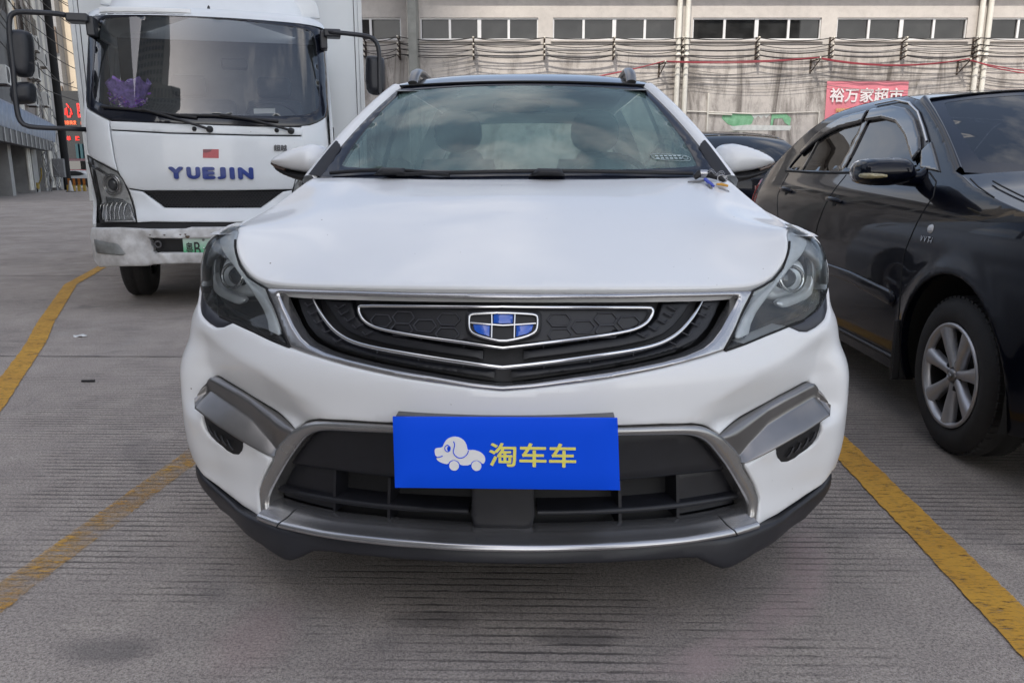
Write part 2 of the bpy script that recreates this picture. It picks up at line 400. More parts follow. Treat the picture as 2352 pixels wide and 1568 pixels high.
# outlines of the bodywork: (arc length along the plan curve, height) in metres
BAKED = {
 'lamp_out': [(0.601, 0.699), (0.562, 0.676), (0.629, 0.686), (0.701, 0.7), (0.784, 0.714), (0.849, 0.723), (0.914, 0.742), (0.982, 0.771), (1.028, 0.79), (1.034, 0.825), (1.028, 0.857), (1.06, 0.885), (1.035, 0.91), (1.012, 0.923), (0.929, 0.942), (0.903, 0.953), (0.881, 0.96)],
 'lamp_in': [(0.881, 0.96), (0.876, 0.941), (0.858, 0.92), (0.831, 0.889), (0.803, 0.857), (0.764, 0.83), (0.732, 0.818), (0.692, 0.806), (0.671, 0.782), (0.617, 0.73), (0.562, 0.676)],
 'hood_edge': [(0.007, 0.833), (0.185, 0.832), (0.422, 0.826), (0.526, 0.822), (0.621, 0.819), (0.672, 0.819), (0.71, 0.823), (0.741, 0.832), (0.768, 0.845), (0.8, 0.867), (0.822, 0.889), (0.846, 0.917), (0.864, 0.938), (0.877, 0.961)],
 'notch': [(0.784, 0.714), (0.822, 0.698), (0.852, 0.694), (0.887, 0.701), (0.941, 0.718), (0.992, 0.739), (1.013, 0.768), (1.002, 0.784)],
 'drl': [(0.606, 0.701), (0.656, 0.746), (0.687, 0.77), (0.735, 0.799), (0.771, 0.818), (0.807, 0.849), (0.835, 0.885), (0.861, 0.917), (0.882, 0.945), (0.9, 0.941), (0.941, 0.92), (0.908, 0.901), (0.876, 0.879), (0.826, 0.848), (0.78, 0.814), (0.727, 0.774), (0.697, 0.751), (0.67, 0.726), (0.654, 0.704), (0.619, 0.697)],
 'projector': [(0.84, 0.826), (0.886, 0.824), (0.846, 0.857), (0.797, 0.829), (0.837, 0.797)],
 'chrome_low': [(0.778, 0.775), (0.79, 0.756), (0.828, 0.757), (0.914, 0.776), (0.929, 0.798), (0.925, 0.837), (0.91, 0.807), (0.885, 0.79), (0.843, 0.782)],
 'frame_out': [(0.007, 0.821), (0.184, 0.82), (0.419, 0.816), (0.594, 0.81), (0.691, 0.807), (0.668, 0.782), (0.617, 0.729), (0.558, 0.676), (0.508, 0.668), (0.385, 0.651), (0.238, 0.634), (0.136, 0.625), (0.069, 0.618), (0.01, 0.614)],
 'frame_in': [(0.007, 0.809), (0.183, 0.809), (0.416, 0.805), (0.591, 0.799), (0.637, 0.797), (0.644, 0.794), (0.62, 0.767), (0.569, 0.724), (0.534, 0.7), (0.504, 0.686), (0.452, 0.673), (0.387, 0.663), (0.275, 0.65), (0.17, 0.64), (0.069, 0.628), (0.01, 0.622)],
 'line1': [(0.541, 0.79), (0.515, 0.764), (0.47, 0.732), (0.435, 0.714), (0.391, 0.7), (0.33, 0.691), (0.215, 0.681), (0.106, 0.67), (0.009, 0.66)],
 'line2': [(0.007, 0.791), (0.186, 0.789), (0.374, 0.783), (0.386, 0.779), (0.383, 0.767), (0.369, 0.752), (0.347, 0.741), (0.314, 0.733), (0.217, 0.723), (0.107, 0.714), (0.008, 0.703)],
 'emblem': [(0.008, 0.78), (0.053, 0.778), (0.079, 0.776), (0.084, 0.771), (0.083, 0.75), (0.078, 0.739), (0.065, 0.732), (0.038, 0.725), (0.008, 0.719)],
 'bump_low': [(0.01, 0.537), (0.17, 0.533), (0.27, 0.525), (0.384, 0.52), (0.462, 0.512), (0.5, 0.5), (0.526, 0.488), (0.558, 0.467), (0.584, 0.475), (0.68, 0.505), (0.775, 0.534), (0.86, 0.555), (0.891, 0.564), (0.928, 0.572)],
 'crease': [(0.441, 0.552), (0.534, 0.574), (0.65, 0.619), (0.794, 0.652), (0.915, 0.687)],
 'cheek': [(0.629, 0.376), (0.668, 0.318), (0.684, 0.284), (0.677, 0.252), (0.664, 0.218), (0.755, 0.225), (0.846, 0.243), (0.928, 0.269), (0.98, 0.292)],
 'fog': [(0.728, 0.413), (0.74, 0.396), (0.756, 0.383), (0.791, 0.387), (0.848, 0.405), (0.876, 0.425), (0.882, 0.464), (0.836, 0.452), (0.785, 0.436)],
 'fin_top': [(0.558, 0.466), (0.584, 0.473), (0.681, 0.503), (0.775, 0.533), (0.86, 0.553), (0.883, 0.557), (0.895, 0.543), (0.909, 0.519)],
 'fin_low': [(0.628, 0.386), (0.668, 0.397), (0.728, 0.417), (0.785, 0.438), (0.879, 0.468), (0.907, 0.481), (0.914, 0.504)],
 'ring_out': [(0.01, 0.529), (0.27, 0.522), (0.384, 0.516), (0.462, 0.509), (0.5, 0.498), (0.526, 0.485), (0.558, 0.466), (0.609, 0.384), (0.629, 0.376), (0.668, 0.318), (0.684, 0.284), (0.676, 0.252), (0.662, 0.218)],
 'ring_in': [(0.01, 0.506), (0.271, 0.498), (0.385, 0.49), (0.444, 0.485), (0.481, 0.475), (0.512, 0.456), (0.545, 0.421), (0.583, 0.378), (0.621, 0.322), (0.644, 0.284), (0.649, 0.257), (0.639, 0.24)],
 'bar_low': [(0.01, 0.234), (0.171, 0.233), (0.311, 0.228), (0.463, 0.222), (0.581, 0.219), (0.62, 0.219), (0.659, 0.219)],
 'bar_top': [(0.009, 0.272), (0.177, 0.27), (0.323, 0.265), (0.44, 0.258), (0.569, 0.257), (0.626, 0.258)],
 'lip_top': [(0.662, 0.217), (0.755, 0.221), (0.847, 0.238), (0.929, 0.264), (0.98, 0.292)],
 'lip_low': [(0.994, 0.283), (0.99, 0.254), (0.957, 0.215), (0.9, 0.162), (0.782, 0.158), (0.644, 0.156), (0.559, 0.141), (0.54, 0.142), (0.519, 0.152), (0.477, 0.176), (0.421, 0.181), (0.309, 0.189), (0.17, 0.196), (0.011, 0.198)],
 'panel_low': [(0.608, 0.363), (0.449, 0.369), (0.29, 0.372)],
 'louver': [(0.087, 0.305), (0.183, 0.303), (0.337, 0.297), (0.461, 0.293), (0.55, 0.291), (0.642, 0.289)],
 'frit': [(-0.954, 2.368), (-0.686, 2.375), (-0.235, 2.375), (0.362, 2.363), (0.704, 2.357), (0.967, 2.354), (1.038, 2.315), (1.073, 2.095), (1.077, 1.843), (1.052, 1.594), (0.931, 1.53), (0.779, 1.479), (0.333, 1.474), (-0.294, 1.489), (-0.678, 1.506), (-0.738, 1.514), (-0.889, 1.581), (-1.004, 1.624), (-1.004, 1.84), (-0.988, 2.156), (-0.978, 2.323)],
 'glass': [(-0.818, 2.325), (-0.658, 2.341), (-0.287, 2.354), (0.362, 2.342), (0.856, 2.316), (0.924, 2.278), (0.944, 2.004), (0.934, 1.671), (0.895, 1.614), (0.737, 1.564), (0.274, 1.555), (-0.291, 1.551), (-0.48, 1.588), (-0.757, 1.625), (-0.863, 1.654), (-0.898, 1.712), (-0.889, 1.9), (-0.868, 2.186), (-0.853, 2.297)],
 't_strip': [(-0.736, 1.502), (-0.294, 1.485), (0.333, 1.47), (0.778, 1.474), (0.768, 1.412), (0.329, 1.407), (-0.299, 1.416), (-0.733, 1.439)],
 't_hood': [(-0.734, 1.428), (-0.3, 1.406), (0.329, 1.396), (0.767, 1.4), (0.74, 1.101), (0.641, 0.971), (0.17, 0.965), (-0.521, 0.967), (-0.644, 0.986), (-0.67, 1.042), (-0.704, 1.113), (-0.719, 1.204)],
 't_corner': [(-1.007, 1.613), (-0.889, 1.571), (-0.743, 1.506), (-0.744, 1.422), (-0.727, 1.204), (-0.712, 1.119), (-0.827, 1.176), (-1.044, 1.252)],
 't_cornerR': [(1.056, 1.58), (0.938, 1.519), (0.786, 1.471), (0.745, 1.101), (0.694, 1.046), (1.081, 1.158), (1.1, 1.442)],
 't_lower': [(-0.64, 0.975), (-0.533, 0.957), (-0.369, 0.829), (0.376, 0.822), (0.564, 0.951), (0.648, 0.964), (0.676, 0.705), (0.288, 0.71), (-0.465, 0.723), (-0.58, 0.718), (-0.603, 0.839), (-0.626, 0.931)],
 't_grille': [(-0.528, 0.962), (0.17, 0.96), (0.56, 0.954), (0.38, 0.825), (-0.373, 0.832)],
 't_lamp': [(-1.064, 1.243), (-0.94, 1.209), (-0.828, 1.168), (-0.711, 1.111), (-0.669, 1.046), (-0.641, 0.957), (-0.611, 0.832), (-0.585, 0.719), (-0.91, 0.716), (-0.967, 0.889), (-1.005, 1.088)],
 't_lampproj': [(-0.802, 1.012), (-0.728, 1.012), (-0.792, 1.075)],
 't_lampturn': [(-0.891, 0.916), (-0.716, 0.898), (-0.651, 0.852), (-0.609, 0.736), (-0.863, 0.728)],
 't_bumper': [(-0.959, 0.683), (-0.708, 0.684), (-0.495, 0.67), (-0.218, 0.668), (-0.171, 0.679), (0.241, 0.675), (0.218, 0.377), (-0.106, 0.388), (-0.497, 0.39), (-0.529, 0.369), (-0.712, 0.379), (-0.912, 0.362), (-0.991, 0.411), (-0.973, 0.616)],
 't_hole': [(-0.501, 0.599), (-0.256, 0.591), (0.004, 0.584), (-0.005, 0.473), (-0.274, 0.48), (-0.444, 0.482), (-0.463, 0.475), (-0.484, 0.497), (-0.488, 0.541)],
 't_fog': [(-0.953, 0.583), (-0.732, 0.551), (-0.679, 0.473), (-0.7, 0.46), (-0.951, 0.473)],
 't_plate': [(-0.257, 0.587), (-0.273, 0.43)],
 't_flag': [(-0.036, 1.288), (0.083, 1.289), (0.078, 1.219), (-0.042, 1.221)],
 't_text': [(-0.305, 1.159), (0.335, 1.154), (0.328, 1.045), (-0.279, 1.051)],
 't_wip1': [(-0.764, 1.612), (-0.468, 1.593), (-0.283, 1.542), (0.025, 1.443)],
 't_wip2': [(-0.208, 1.549), (0.111, 1.557), (0.334, 1.527), (0.655, 1.443)],
 't_top': [(-0.985, 2.388), (-0.804, 2.42), (-0.551, 2.424), (0.037, 2.435), (0.707, 2.408), (1.039, 2.369)],
}

# ------------------------------------------------------------------ ground and painted lines
def at(px, py, Y):
    """photo point (2352 wide) -> place in the world at distance Y"""
    u, v = (px - 1176) / 1800., (784 - py) / 1800.; c, s = math.cos(PITCH), math.sin(PITCH); d = (u, c + v * s, -s + v * c); k = Y / d[1]; return (d[0] * k, Y, CAM_Z + d[2] * k)
GR = bpy.data.materials.new('grooved_concrete'); GR.use_nodes = True
n, l = nodes_of(GR); b = n['Principled BSDF']
tc = n.new('ShaderNodeTexCoord'); P_ = tc.outputs['Object']
def N(t, **k):
    q = n.new(t)
    for a, v in k.items(): setattr(q, a, v)
    return q
def noise(scale, detail=6, rough=.6, vec=None, dist=0.):
    q = N('ShaderNodeTexNoise'); q.inputs['Scale'].default_value = scale; q.inputs['Detail'].default_value = detail; q.inputs['Roughness'].default_value = rough; q.inputs['Distortion'].default_value = dist; l.new(vec or P_, q.inputs['Vector']); return q.outputs['Fac']
def ramp(fac, a, b_, ca=0., cb=1.):
    q = N('ShaderNodeMapRange'); q.inputs['From Min'].default_value = a; q.inputs['From Max'].default_value = b_; q.inputs['To Min'].default_value = ca; q.inputs['To Max'].default_value = cb; l.new(fac, q.inputs['Value']); return q.outputs[0]
def math_(op, a, b_):
    q = N('ShaderNodeMath', operation=op)
    for i, x in enumerate((a, b_)):
        if isinstance(x, (int, float)): q.inputs[i].default_value = x
        else: l.new(x, q.inputs[i])
    return q.outputs[0]
def mixc(fac, a, b_, mode='MIX'):
    q = N('ShaderNodeMixRGB', blend_type=mode)
    for i, x in enumerate((fac, a, b_)):
        if isinstance(x, (int, float)): q.inputs[i].default_value = x
        elif isinstance(x, tuple): q.inputs[i].default_value = (*x, 1)
        else: l.new(x, q.inputs[i])
    return q.outputs[0]
def stretched(sx, sy, sz=1, rot=0.):
    q = N('ShaderNodeMapping'); q.inputs['Scale'].default_value = (sx, sy, sz); q.inputs['Rotation'].default_value = (0, 0, rot); l.new(P_, q.inputs['Vector']); return q.outputs[0]
# broomed grooves: lines across the view, wavering, worn away in patches
wv = N('ShaderNodeTexWave', wave_type='BANDS', bands_direction='Y', wave_profile='SIN'); wv.inputs['Scale'].default_value = 9.2; wv.inputs['Distortion'].default_value = .9; wv.inputs['Detail'].default_value = 4; wv.inputs['Detail Scale'].default_value = 3.5; wv.inputs['Detail Roughness'].default_value = .65
l.new(stretched(.6, 1, 1, R(2.0)), wv.inputs['Vector'])
rough_ = math_('ADD', wv.outputs['Fac'], math_('MULTIPLY', math_('SUBTRACT', noise(70, 4, .75), .5), .55))
groove = ramp(rough_, .26, .06)
broken = ramp(noise(1, 5, .7, stretched(3.5, 26)), .36, .50)
worn = math_('MULTIPLY', ramp(noise(.95, 5, .62), .44, .56), ramp(noise(3.1, 5, .65), .34, .46))
groove = math_('MULTIPLY', math_('MULTIPLY', groove, broken), worn)
fine = noise(95, 4, .75); grit = noise(320, 2, .6); big = noise(.55, 6, .62); midn = noise(4.5, 6, .65)
base = mixc(ramp(big, .3, .7), (.315, .268, .232), (.47, .412, .362))
base = mixc(math_('MULTIPLY', ramp(midn, .42, .66), .75), base, (.53, .462, .395)); 
base = mixc(math_('MULTIPLY', ramp(fine, .44, .62), .60), base, (.135, .115, .103))
base = mixc(math_('MULTIPLY', ramp(grit, .52, .64), .70), base, (.62, .56, .51))
base = mixc(math_('MULTIPLY', ramp(noise(1.3, 7, .6, stretched(1, 1, 1), 1.2), .58, .70), .45), base, (.115, .106, .108))      # oil stains
base = mixc(math_('MULTIPLY', ramp(noise(2.1, 6, .6, stretched(1, .6)), .60, .70), .25), base, (.44, .42, .40))                # pale patches
base = mixc(math_('MULTIPLY', ramp(noise(150, 3, .75), .50, .60), .62), base, (.10, .085, .076))
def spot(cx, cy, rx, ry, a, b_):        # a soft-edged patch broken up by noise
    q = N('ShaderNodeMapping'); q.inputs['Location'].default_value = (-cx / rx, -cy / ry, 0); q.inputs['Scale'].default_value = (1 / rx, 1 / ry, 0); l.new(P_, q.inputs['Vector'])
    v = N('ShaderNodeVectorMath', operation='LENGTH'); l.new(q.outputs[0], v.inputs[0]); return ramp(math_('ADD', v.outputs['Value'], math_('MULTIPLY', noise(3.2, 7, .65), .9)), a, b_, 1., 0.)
base = mixc(math_('MULTIPLY', spot(.05, 1.95, 1.25, .55, .95, 1.55), .30), base, (.090, .080, .076))      # soft dark patch at the foot of the bumper
base = mixc(math_('MULTIPLY', spot(.16, 1.70, .16, .05, .9, 1.3), .5), base, (.06, .054, .052))
base = mixc(math_('MULTIPLY', spot(-.22, 1.78, .16, .05, .9, 1.3), .4), base, (.06, .054, .052))
base = mixc(math_('MULTIPLY', spot(-.62, 1.70, .12, .22, .8, 1.4), .22), base, (.36, .22, .22))
base = mixc(math_('MULTIPLY', spot(1.75, 3.4, .75, 1.4, .9, 1.5), .45), base, (.085, .078, .075))      # soft dark patch along and under the black saloon
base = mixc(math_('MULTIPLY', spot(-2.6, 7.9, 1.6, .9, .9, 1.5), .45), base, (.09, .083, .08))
base = mixc(math_('MULTIPLY', spot(-.95, 1.65, .16, .07, .9, 1.4), .5), base, (.10, .092, .09))
rg = N('ShaderNodeVectorMath', operation='DISTANCE'); rg.inputs[1].default_value = (-.01, 2.41, 0); l.new(P_, rg.inputs[0])
ab = math_('ABSOLUTE', math_('SUBTRACT', rg.outputs['Value'], .923), 0.); sy_ = N('ShaderNodeSeparateXYZ'); l.new(P_, sy_.inputs[0])
arc_ = math_('MULTIPLY', math_('MULTIPLY', ramp(ab, .075, .03), ramp(sy_.outputs['X'], .15, .4)), ramp(noise(5, 6, .7), .34, .54))
base = mixc(math_('MULTIPLY', arc_, .5), base, (.44, .325, .315))                                             # faded tyre arc
base = mixc(math_('MULTIPLY', groove, .78), base, (.050, .043, .040))
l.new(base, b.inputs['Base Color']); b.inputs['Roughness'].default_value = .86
bp_ = N('ShaderNodeBump'); bp_.inputs['Strength'].default_value = .55; bp_.inputs['Distance'].default_value = .006
hgt = math_('SUBTRACT', math_('ADD', math_('MULTIPLY', fine, .7), math_('MULTIPLY', grit, .6)), math_('MULTIPLY', groove, 1.1))
l.new(hgt, bp_.inputs['Height']); l.new(bp_.outputs[0], b.inputs['Normal'])
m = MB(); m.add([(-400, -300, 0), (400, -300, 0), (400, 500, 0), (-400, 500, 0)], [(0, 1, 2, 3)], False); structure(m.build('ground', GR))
# slab joints
JT = mat('joint_filler', (.045, .042, .042), .95, var=.4, vscale=40)
def strip(pts, w, z, name, m, ragged=0., seed=1, step=.05):
    rn = random.Random(seed); P = resample(pts, step, closed=False); L, Rr = [], []
    for i in range(len(P)):
        d = P[min(i + 1, len(P) - 1)] - P[max(i - 1, 0)]; d = d / (np.linalg.norm(d) + 1e-9); nn = np.array([-d[1], d[0]]); a = w / 2 + rn.uniform(-1, 1) * ragged; c_ = w / 2 + rn.uniform(-1, 1) * ragged
        L.append((*(P[i] + nn * a), z)); Rr.append((*(P[i] - nn * c_), z))
    q = loft([Rr, L]); q.s = [False] * len(q.s); return structure(q.build(name, m))
strip([(-9, 8.7), (9, 8.2)], .014, .004, 'slab_joint', JT, .003, 5); strip([(-6, 4.72), (-1.2, 4.66)], .010, .004, 'slab_joint', JT, .003, 6); strip([(-20, 14.4), (6, 13.6)], .016, .004, 'slab_joint', JT, .003, 7)
YL = bpy.data.materials.new('worn_yellow_paint'); YL.use_nodes = True
n, l = nodes_of(YL); b = n['Principled BSDF']; tc = n.new('ShaderNodeTexCoord'); P_ = tc.outputs['Object']
yc = mixc(ramp(noise(3, 5, .6), .3, .7), (.50, .255, .030), (.62, .335, .040)); yc = mixc(math_('MULTIPLY', ramp(noise(60, 4, .7), .5, .72), .4), yc, (.16, .12, .07))
l.new(yc, b.inputs['Base Color']); b.inputs['Roughness'].default_value = .7
wear = math_('MULTIPLY', ramp(noise(9, 8, .80), .30, .44), ramp(noise(70, 4, .75, stretched(.30, 1.6)), .30, .46))
tr = n.new('ShaderNodeBsdfTransparent'); mx = n.new('ShaderNodeMixShader'); l.new(wear, mx.inputs[0]); l.new(tr.outputs[0], mx.inputs[1]); l.new(b.outputs[0], mx.inputs[2]); l.new(mx.outputs[0], n['Material Output'].inputs['Surface'])
YLW = YL.copy(); YLW.name = 'very_worn_yellow_paint'
for q in YLW.node_tree.nodes:
    if q.type == 'MAP_RANGE' and abs(q.inputs['From Min'].default_value - .30) < 1e-4: q.inputs['From Min'].default_value = .36; q.inputs['From Max'].default_value = .60
strip([(1.20, 1.2), (1.25, 1.75), (1.345, 3.05), (1.60, 6.8)], .122, .005, 'parking_line', YL, .003, 2, .02)
strip([(-1.36, 1.2), (-1.345, 1.9), (-1.265, 2.9), (-1.02, 6.8)], .105, .005, 'parking_line', YLW, .003, 3, .02)
strip([(-1.75, 1.9), (-2.49, 3.59), (-2.72, 4.11), (-3.13, 5.03), (-3.50, 5.78), (-4.475, 7.89), (-5.0, 9.6), (-5.3, 10.6)], .115, .005, 'parking_line', YL, .003, 4, .05)

# ------------------------------------------------------------------ the long grey building at the back
WY = 20.0
WALL = bpy.data.materials.new('stained_render'); WALL.use_nodes = True
n, l = nodes_of(WALL); b = n['Principled BSDF']; tc = n.new('ShaderNodeTexCoord'); P_ = tc.outputs['Object']; l_ = l
sx = n.new('ShaderNodeSeparateXYZ'); l.new(P_, sx.inputs[0])
wc = mixc(ramp(noise(.8, 6, .6), .3, .7), (.44, .41, .385), (.57, .535, .50))
wc = mixc(math_('MULTIPLY', ramp(noise(6, 6, .7), .45, .72), .35), wc, (.30, .28, .265))
low_ = ramp(sx.outputs['Z'], 4.15, 3.75)
streak = math_('MULTIPLY', ramp(noise(1, 7, .72, stretched(1.9, 1, .30), 1.0), .46, .63), math_('MULTIPLY', low_, ramp(noise(.42, 3, .5, stretched(1, 1, .3)), .44, .56)))
wc = mixc(math_('MULTIPLY', streak, .95), wc, (.10, .086, .076))
wc = mixc(math_('MULTIPLY', math_('MULTIPLY', ramp(noise(2.2, 7, .75, stretched(1, 1, .5)), .49, .62), low_), .65), wc, (.17, .152, .14))
wc = mixc(math_('MULTIPLY', ramp(noise(14, 5, .7), .60, .68), .5), wc, (.58, .56, .54))
l.new(wc, b.inputs['Base Color']); b.inputs['Roughness'].default_value = .92
nb = noise(40, 4, .6); bq_ = n.new('ShaderNodeBump'); bq_.inputs['Strength'].default_value = .25; bq_.inputs['Distance'].default_value = .02; l.new(nb, bq_.inputs['Height']); l.new(bq_.outputs[0], b.inputs['Normal'])
fac = empty('long_building', (2.0, WY, 0), 0, 'long grey rendered building with a window strip and mould-streaked wall, behind the cars', 'building')
def FX(px): return at(px, 92, WY)[0] - 2.0
def FZ(py): return at(1176, py, WY)[2]
zt_, zb_ = FZ(41), FZ(92); ztop_ = FZ(6)
wins = [(640, 922), (966, 1236), (1270, 1551), (1590, 1884), (1920, 2218), (2263, 2560), (2600, 2880)]
xs = [(FX(a), FX(c)) for a, c in wins]
x0, x1 = -7.2, 22.0
wall = MB()
def wbox(a, b_): q = box(a, b_); wall.add(q.v, q.f, False)
wbox((x0, 0, 0), (x1, .30, zb_)); wbox((x0, 0, zt_), (x1, .30, ztop_ + .62))
e_ = x0
for a, c in xs: wbox((e_, 0, zb_), (a, .30, zt_)); e_ = c
wbox((e_, 0, zb_), (x1, .30, zt_))
wall.build('wall', WALL, fac)
EAVE = mat('eave_grey', (.20, .19, .185), .9, var=.3, vscale=4)
box((x0 - .3, -.30, ztop_ + .32), (x1 + .3, -.002, ztop_ + .60), .01).build('eave', EAVE, fac)
box((x0, .302, ztop_ + .50), (x1, 12, ztop_ + .62)).build('roof', EAVE, fac); box((x0, 11.7, 0), (x1, 12, ztop_ + .49)).build('back_wall', WALL, fac); box((x0, .302, 0), (x0 + .2, 11.69, ztop_ + .49)).build('end_wall', WALL, fac)
ALU = mat('aluminium_white', (.66, .66, .66), .45, metal=.2, var=.08)
PANE = glass('dusty_pane', (.10, .105, .11), 1.55, .02, dust_sheen=.035)
ROOM = mat('dark_room', (.035, .035, .036), .9, var=.3, vscale=1.)
box((x0 + .22, 3.0, .3), (x1 - .2, 3.1, ztop_ + .45)).build('room_wall', ROOM, fac)
for a, c in xs:
    w = MB(); f = .035
    for lo, hi in (((a, .04, zb_), (c, .12, zb_ + f)), ((a, .04, zt_ - f), (c, .12, zt_))): q = box(lo, hi); w.add(q.v, q.f, False)
    for k in range(5):
        xx = a + (c - a) * k / 4; h = .045 if k == 2 else .028
        q = box((max(a, xx - h), .038, zb_ + f), (min(c, xx + h), .118, zt_ - f)); w.add(q.v, q.f, False)
    wo = w.build('window', ALU, fac)
    p = MB(); p.add([(a, .085, zb_), (c, .085, zb_), (c, .085, zt_), (a, .085, zt_)], [(0, 1, 2, 3)], False); p.build('pane', PANE, wo)
    s_ = box((a - .05, -.05, zb_ - .05), (c + .05, .037, zb_ - .003), .006); s_.build('sill', WALL, wo)
# projecting pier beside the truck
box((FX(945), -.62, 0), (FX(966) - .03, -.002, ztop_ + .31), .01).build('pier', mat('grey_green_render', (.27, .275, .255), .9, var=.25, vscale=3), fac)
PVC = mat('pvc_pipe', (.66, .64, .58), .5, var=.12, vscale=3)
def pipe(px, r=.062, z0=.1, z1=None, y=-.10):
    x = FX(px); q = tube([(x, y, z0), (x, y, z1 or ztop_ + .7)], r, 14)
    for z in np.arange(.8, (z1 or ztop_ + .5), 1.55): c_ = lathe([(r, -.05), (r + .010, -.05), (r + .010, .05), (r, .05)], 14, 'z', (x, y, z)); q.add(c_.v, c_.f)
    return q.build('drain_pipe', PVC, fac)
for px in (1557, 1576, 2243, 2262): pipe(px)
pipe(938, .028, y=-.05)
tube([(FX(1580), -.03, FZ(256)), (FX(1740), -.03, FZ(262)), (FX(1893), -.03, FZ(257)), (FX(1893), -.03, .3)], .016, 8).build('conduit', PVC, fac)
tube([(FX(1633), -.035, FZ(214)), (FX(1633), -.035, .3)], .022, 8).build('conduit', PVC, fac); tube([(FX(1635), -.04, FZ(262)), (FX(1690), -.04, FZ(264))], .018, 8).build('conduit', PVC, fac)
STEEL = mat('rusty_steel', (.10, .075, .06), .8, metal=.3, var=.5, vscale=20)
INS = mat('porcelain', (.62, .58, .50), .35, coat=.4, var=.1)
bx = [840, 918, 1088, 1250, 1409, 1565, 1737, 1906, 2072, 2235, 2400]
lev = [91, 106, 118.5, 130.5]
for i, px in enumerate(bx):
    o = .42 if i < 2 else .26
    br = MB(); x = FX(px); 
    q = box((x - .02, -.03, FZ(138)), (x + .02, -.002, FZ(86))); br.add(q.v, q.f, False)
    for py in lev: q = tube([(x, -.02, FZ(py) - .06), (x, -o - .03, FZ(py) - .025)], .016, 6); br.add(q.v, q.f)
    ob = br.build('cable_bracket', STEEL, fac)
    for py in lev:
        for d in (0, .10): lathe([(0, -.025), (.026, -.02), (.018, 0), (.028, .02), (0, .03)], 10, 'z', (x, -o + d, FZ(py))).build('insulator', INS, ob)
for px, py in ((1500, 150), (1850, 142), (2190, 145)):
    br = MB(); x = FX(px) + .22; z = FZ(py)
    q = tube([(x - .05, -.005, z), (x + .05, -.42, z + .03)], .016, 6); br.add(q.v, q.f); q = tube([(x - .05, -.005, z - .26), (x + .04, -.34, z)], .014, 6); br.add(q.v, q.f)
    q = box((x - .075, -.012, z - .28), (x - .03, -.001, z + .05)); br.add(q.v, q.f, False); ob = br.build('cable_bracket', STEEL, fac)
    for d in np.linspace(.06, .42, 5): lathe([(0, -.02), (.024, -.015), (.016, 0), (.024, .02), (0, .03)], 10, 'z', (x + .02, -d, z + .03)).build('insulator', INS, ob)
CAB = mat('cable_black', (.018, .016, .016), .6, var=.2)
def cable(pts, r, name, m, label, sag=.06, group=None, seed=0):
    rn = random.Random(seed); P = []
    for (a, b_) in zip(pts[:-1], pts[1:]):
        s = sag * rn.uniform(.25, 1.8)
        for k in range(9): t = k / 9.; P.append(tuple(np.array(a) * (1 - t) + np.array(b_) * t - np.array([0, 0, s * 4 * t * (1 - t)])))
    P.append(pts[-1]); q = tube(P, r, 6); return tag(q.build(name, m), label, 'cable', group)
ords = ['topmost', 'second highest', 'third highest', 'lowest']
for k, py in enumerate(lev):
    for j in range(2):
        pts = [(FX(px) + 2.0, WY - ((.42 if i < 2 else .26) - .10 * j), FZ(py + (5 if i == 0 else 0)) + .012 * j) for i, px in enumerate(bx)]
        cable(pts, .009 if k != 3 else .011, 'power_cable', CAB, f'black power cable, {ords[k]} of four pairs strung on brackets under the windows', .055, 'power cables along the grey wall', k * 7 + j)
REDC = mat('red_cable', (.30, .035, .05), .6, var=.2)
for j in range(2):
    pts = [(FX(1230) + 2.2, WY - .25 + .1 * j, FZ(196)), *[(FX(px) + 2.22, WY - .36 + .12 * j, FZ(py) + .045) for px, py in ((1500, 150), (1850, 142), (2190, 145))], (FX(2420) + 2.2, WY - .3 + .1 * j, FZ(172))]
    cable(pts, .013, 'red_cable', REDC, 'dark red cable sagging between small brackets below the black cables', .12, 'red cables on the grey wall', 90 + j)
THIN = mat('thin_wire_grey', (.16, .15, .145), .7)
for k in range(5):
    y0_ = 160 + k * 8.5; pts = [(FX(1330) + 2, WY - .10 - .03 * (k % 3), FZ(y0_ + 18)), (FX(1590) + 2, WY - .10, FZ(y0_ + 2)), (FX(1900) + 2, WY - .10, FZ(y0_ - 6 + k * 2)), (FX(2240) + 2, WY - .12, FZ(y0_ - 2)), (FX(2420) + 2, WY - .12, FZ(y0_ + 6))]
    cable(pts, .006, 'thin_wire', THIN, 'thin grey wire drooping across the stained wall under the red cables', .10, 'thin wires on the grey wall', 40 + k)
# banner with white lettering
def wx(px): return at(px, 230, WY)[0]
def wz(py): return at(1176, py, WY)[2]
BAN = mat('banner_pink_red', (.66, .20, .245), .55, var=.12, vscale=2.)
bn = empty('shop_banner', (wx(1988), WY - .03, 0), 0, 'faded red shop banner with white Chinese lettering on the grey wall', 'banner')
hw = (wx(2083) - wx(1897)) / 2; rows = []
for z in np.linspace(1.2, wz(187), 12): rows.append([(u * hw, -.012 * math.sin(u * 9 + z * 4) - .02, z) for u in np.linspace(-1, 1, 24)])
bm_ = loft(rows); o_ = bm_.copy(); bm_.build('cloth', BAN, bn)
t = fit_w(text_mesh('裕万家超市', .3, .004, .006), hw * 1.80, wz(203) - wz(236)); t.shift((-.02, -.050, (wz(203) + wz(236)) / 2)); t.build('lettering', mat('banner_white', (.72, .68, .68), .6), bn)
YB = mat('banner_yellow', (.62, .42, .16), .6)
t = fit_w(text_mesh('烟酒饮料', .2, .004, .003), hw * .95, .10); t.shift((-hw * .28, -.052, wz(254))); t.build('lettering', YB, bn)
tube([(-hw * .55 + .22 * math.cos(a), -.05, wz(285) + .22 * math.sin(a)) for a in np.linspace(0, 6.283, 25)[:-1]], .018, 6, closed=True).build('banner_roundel', YB, bn)
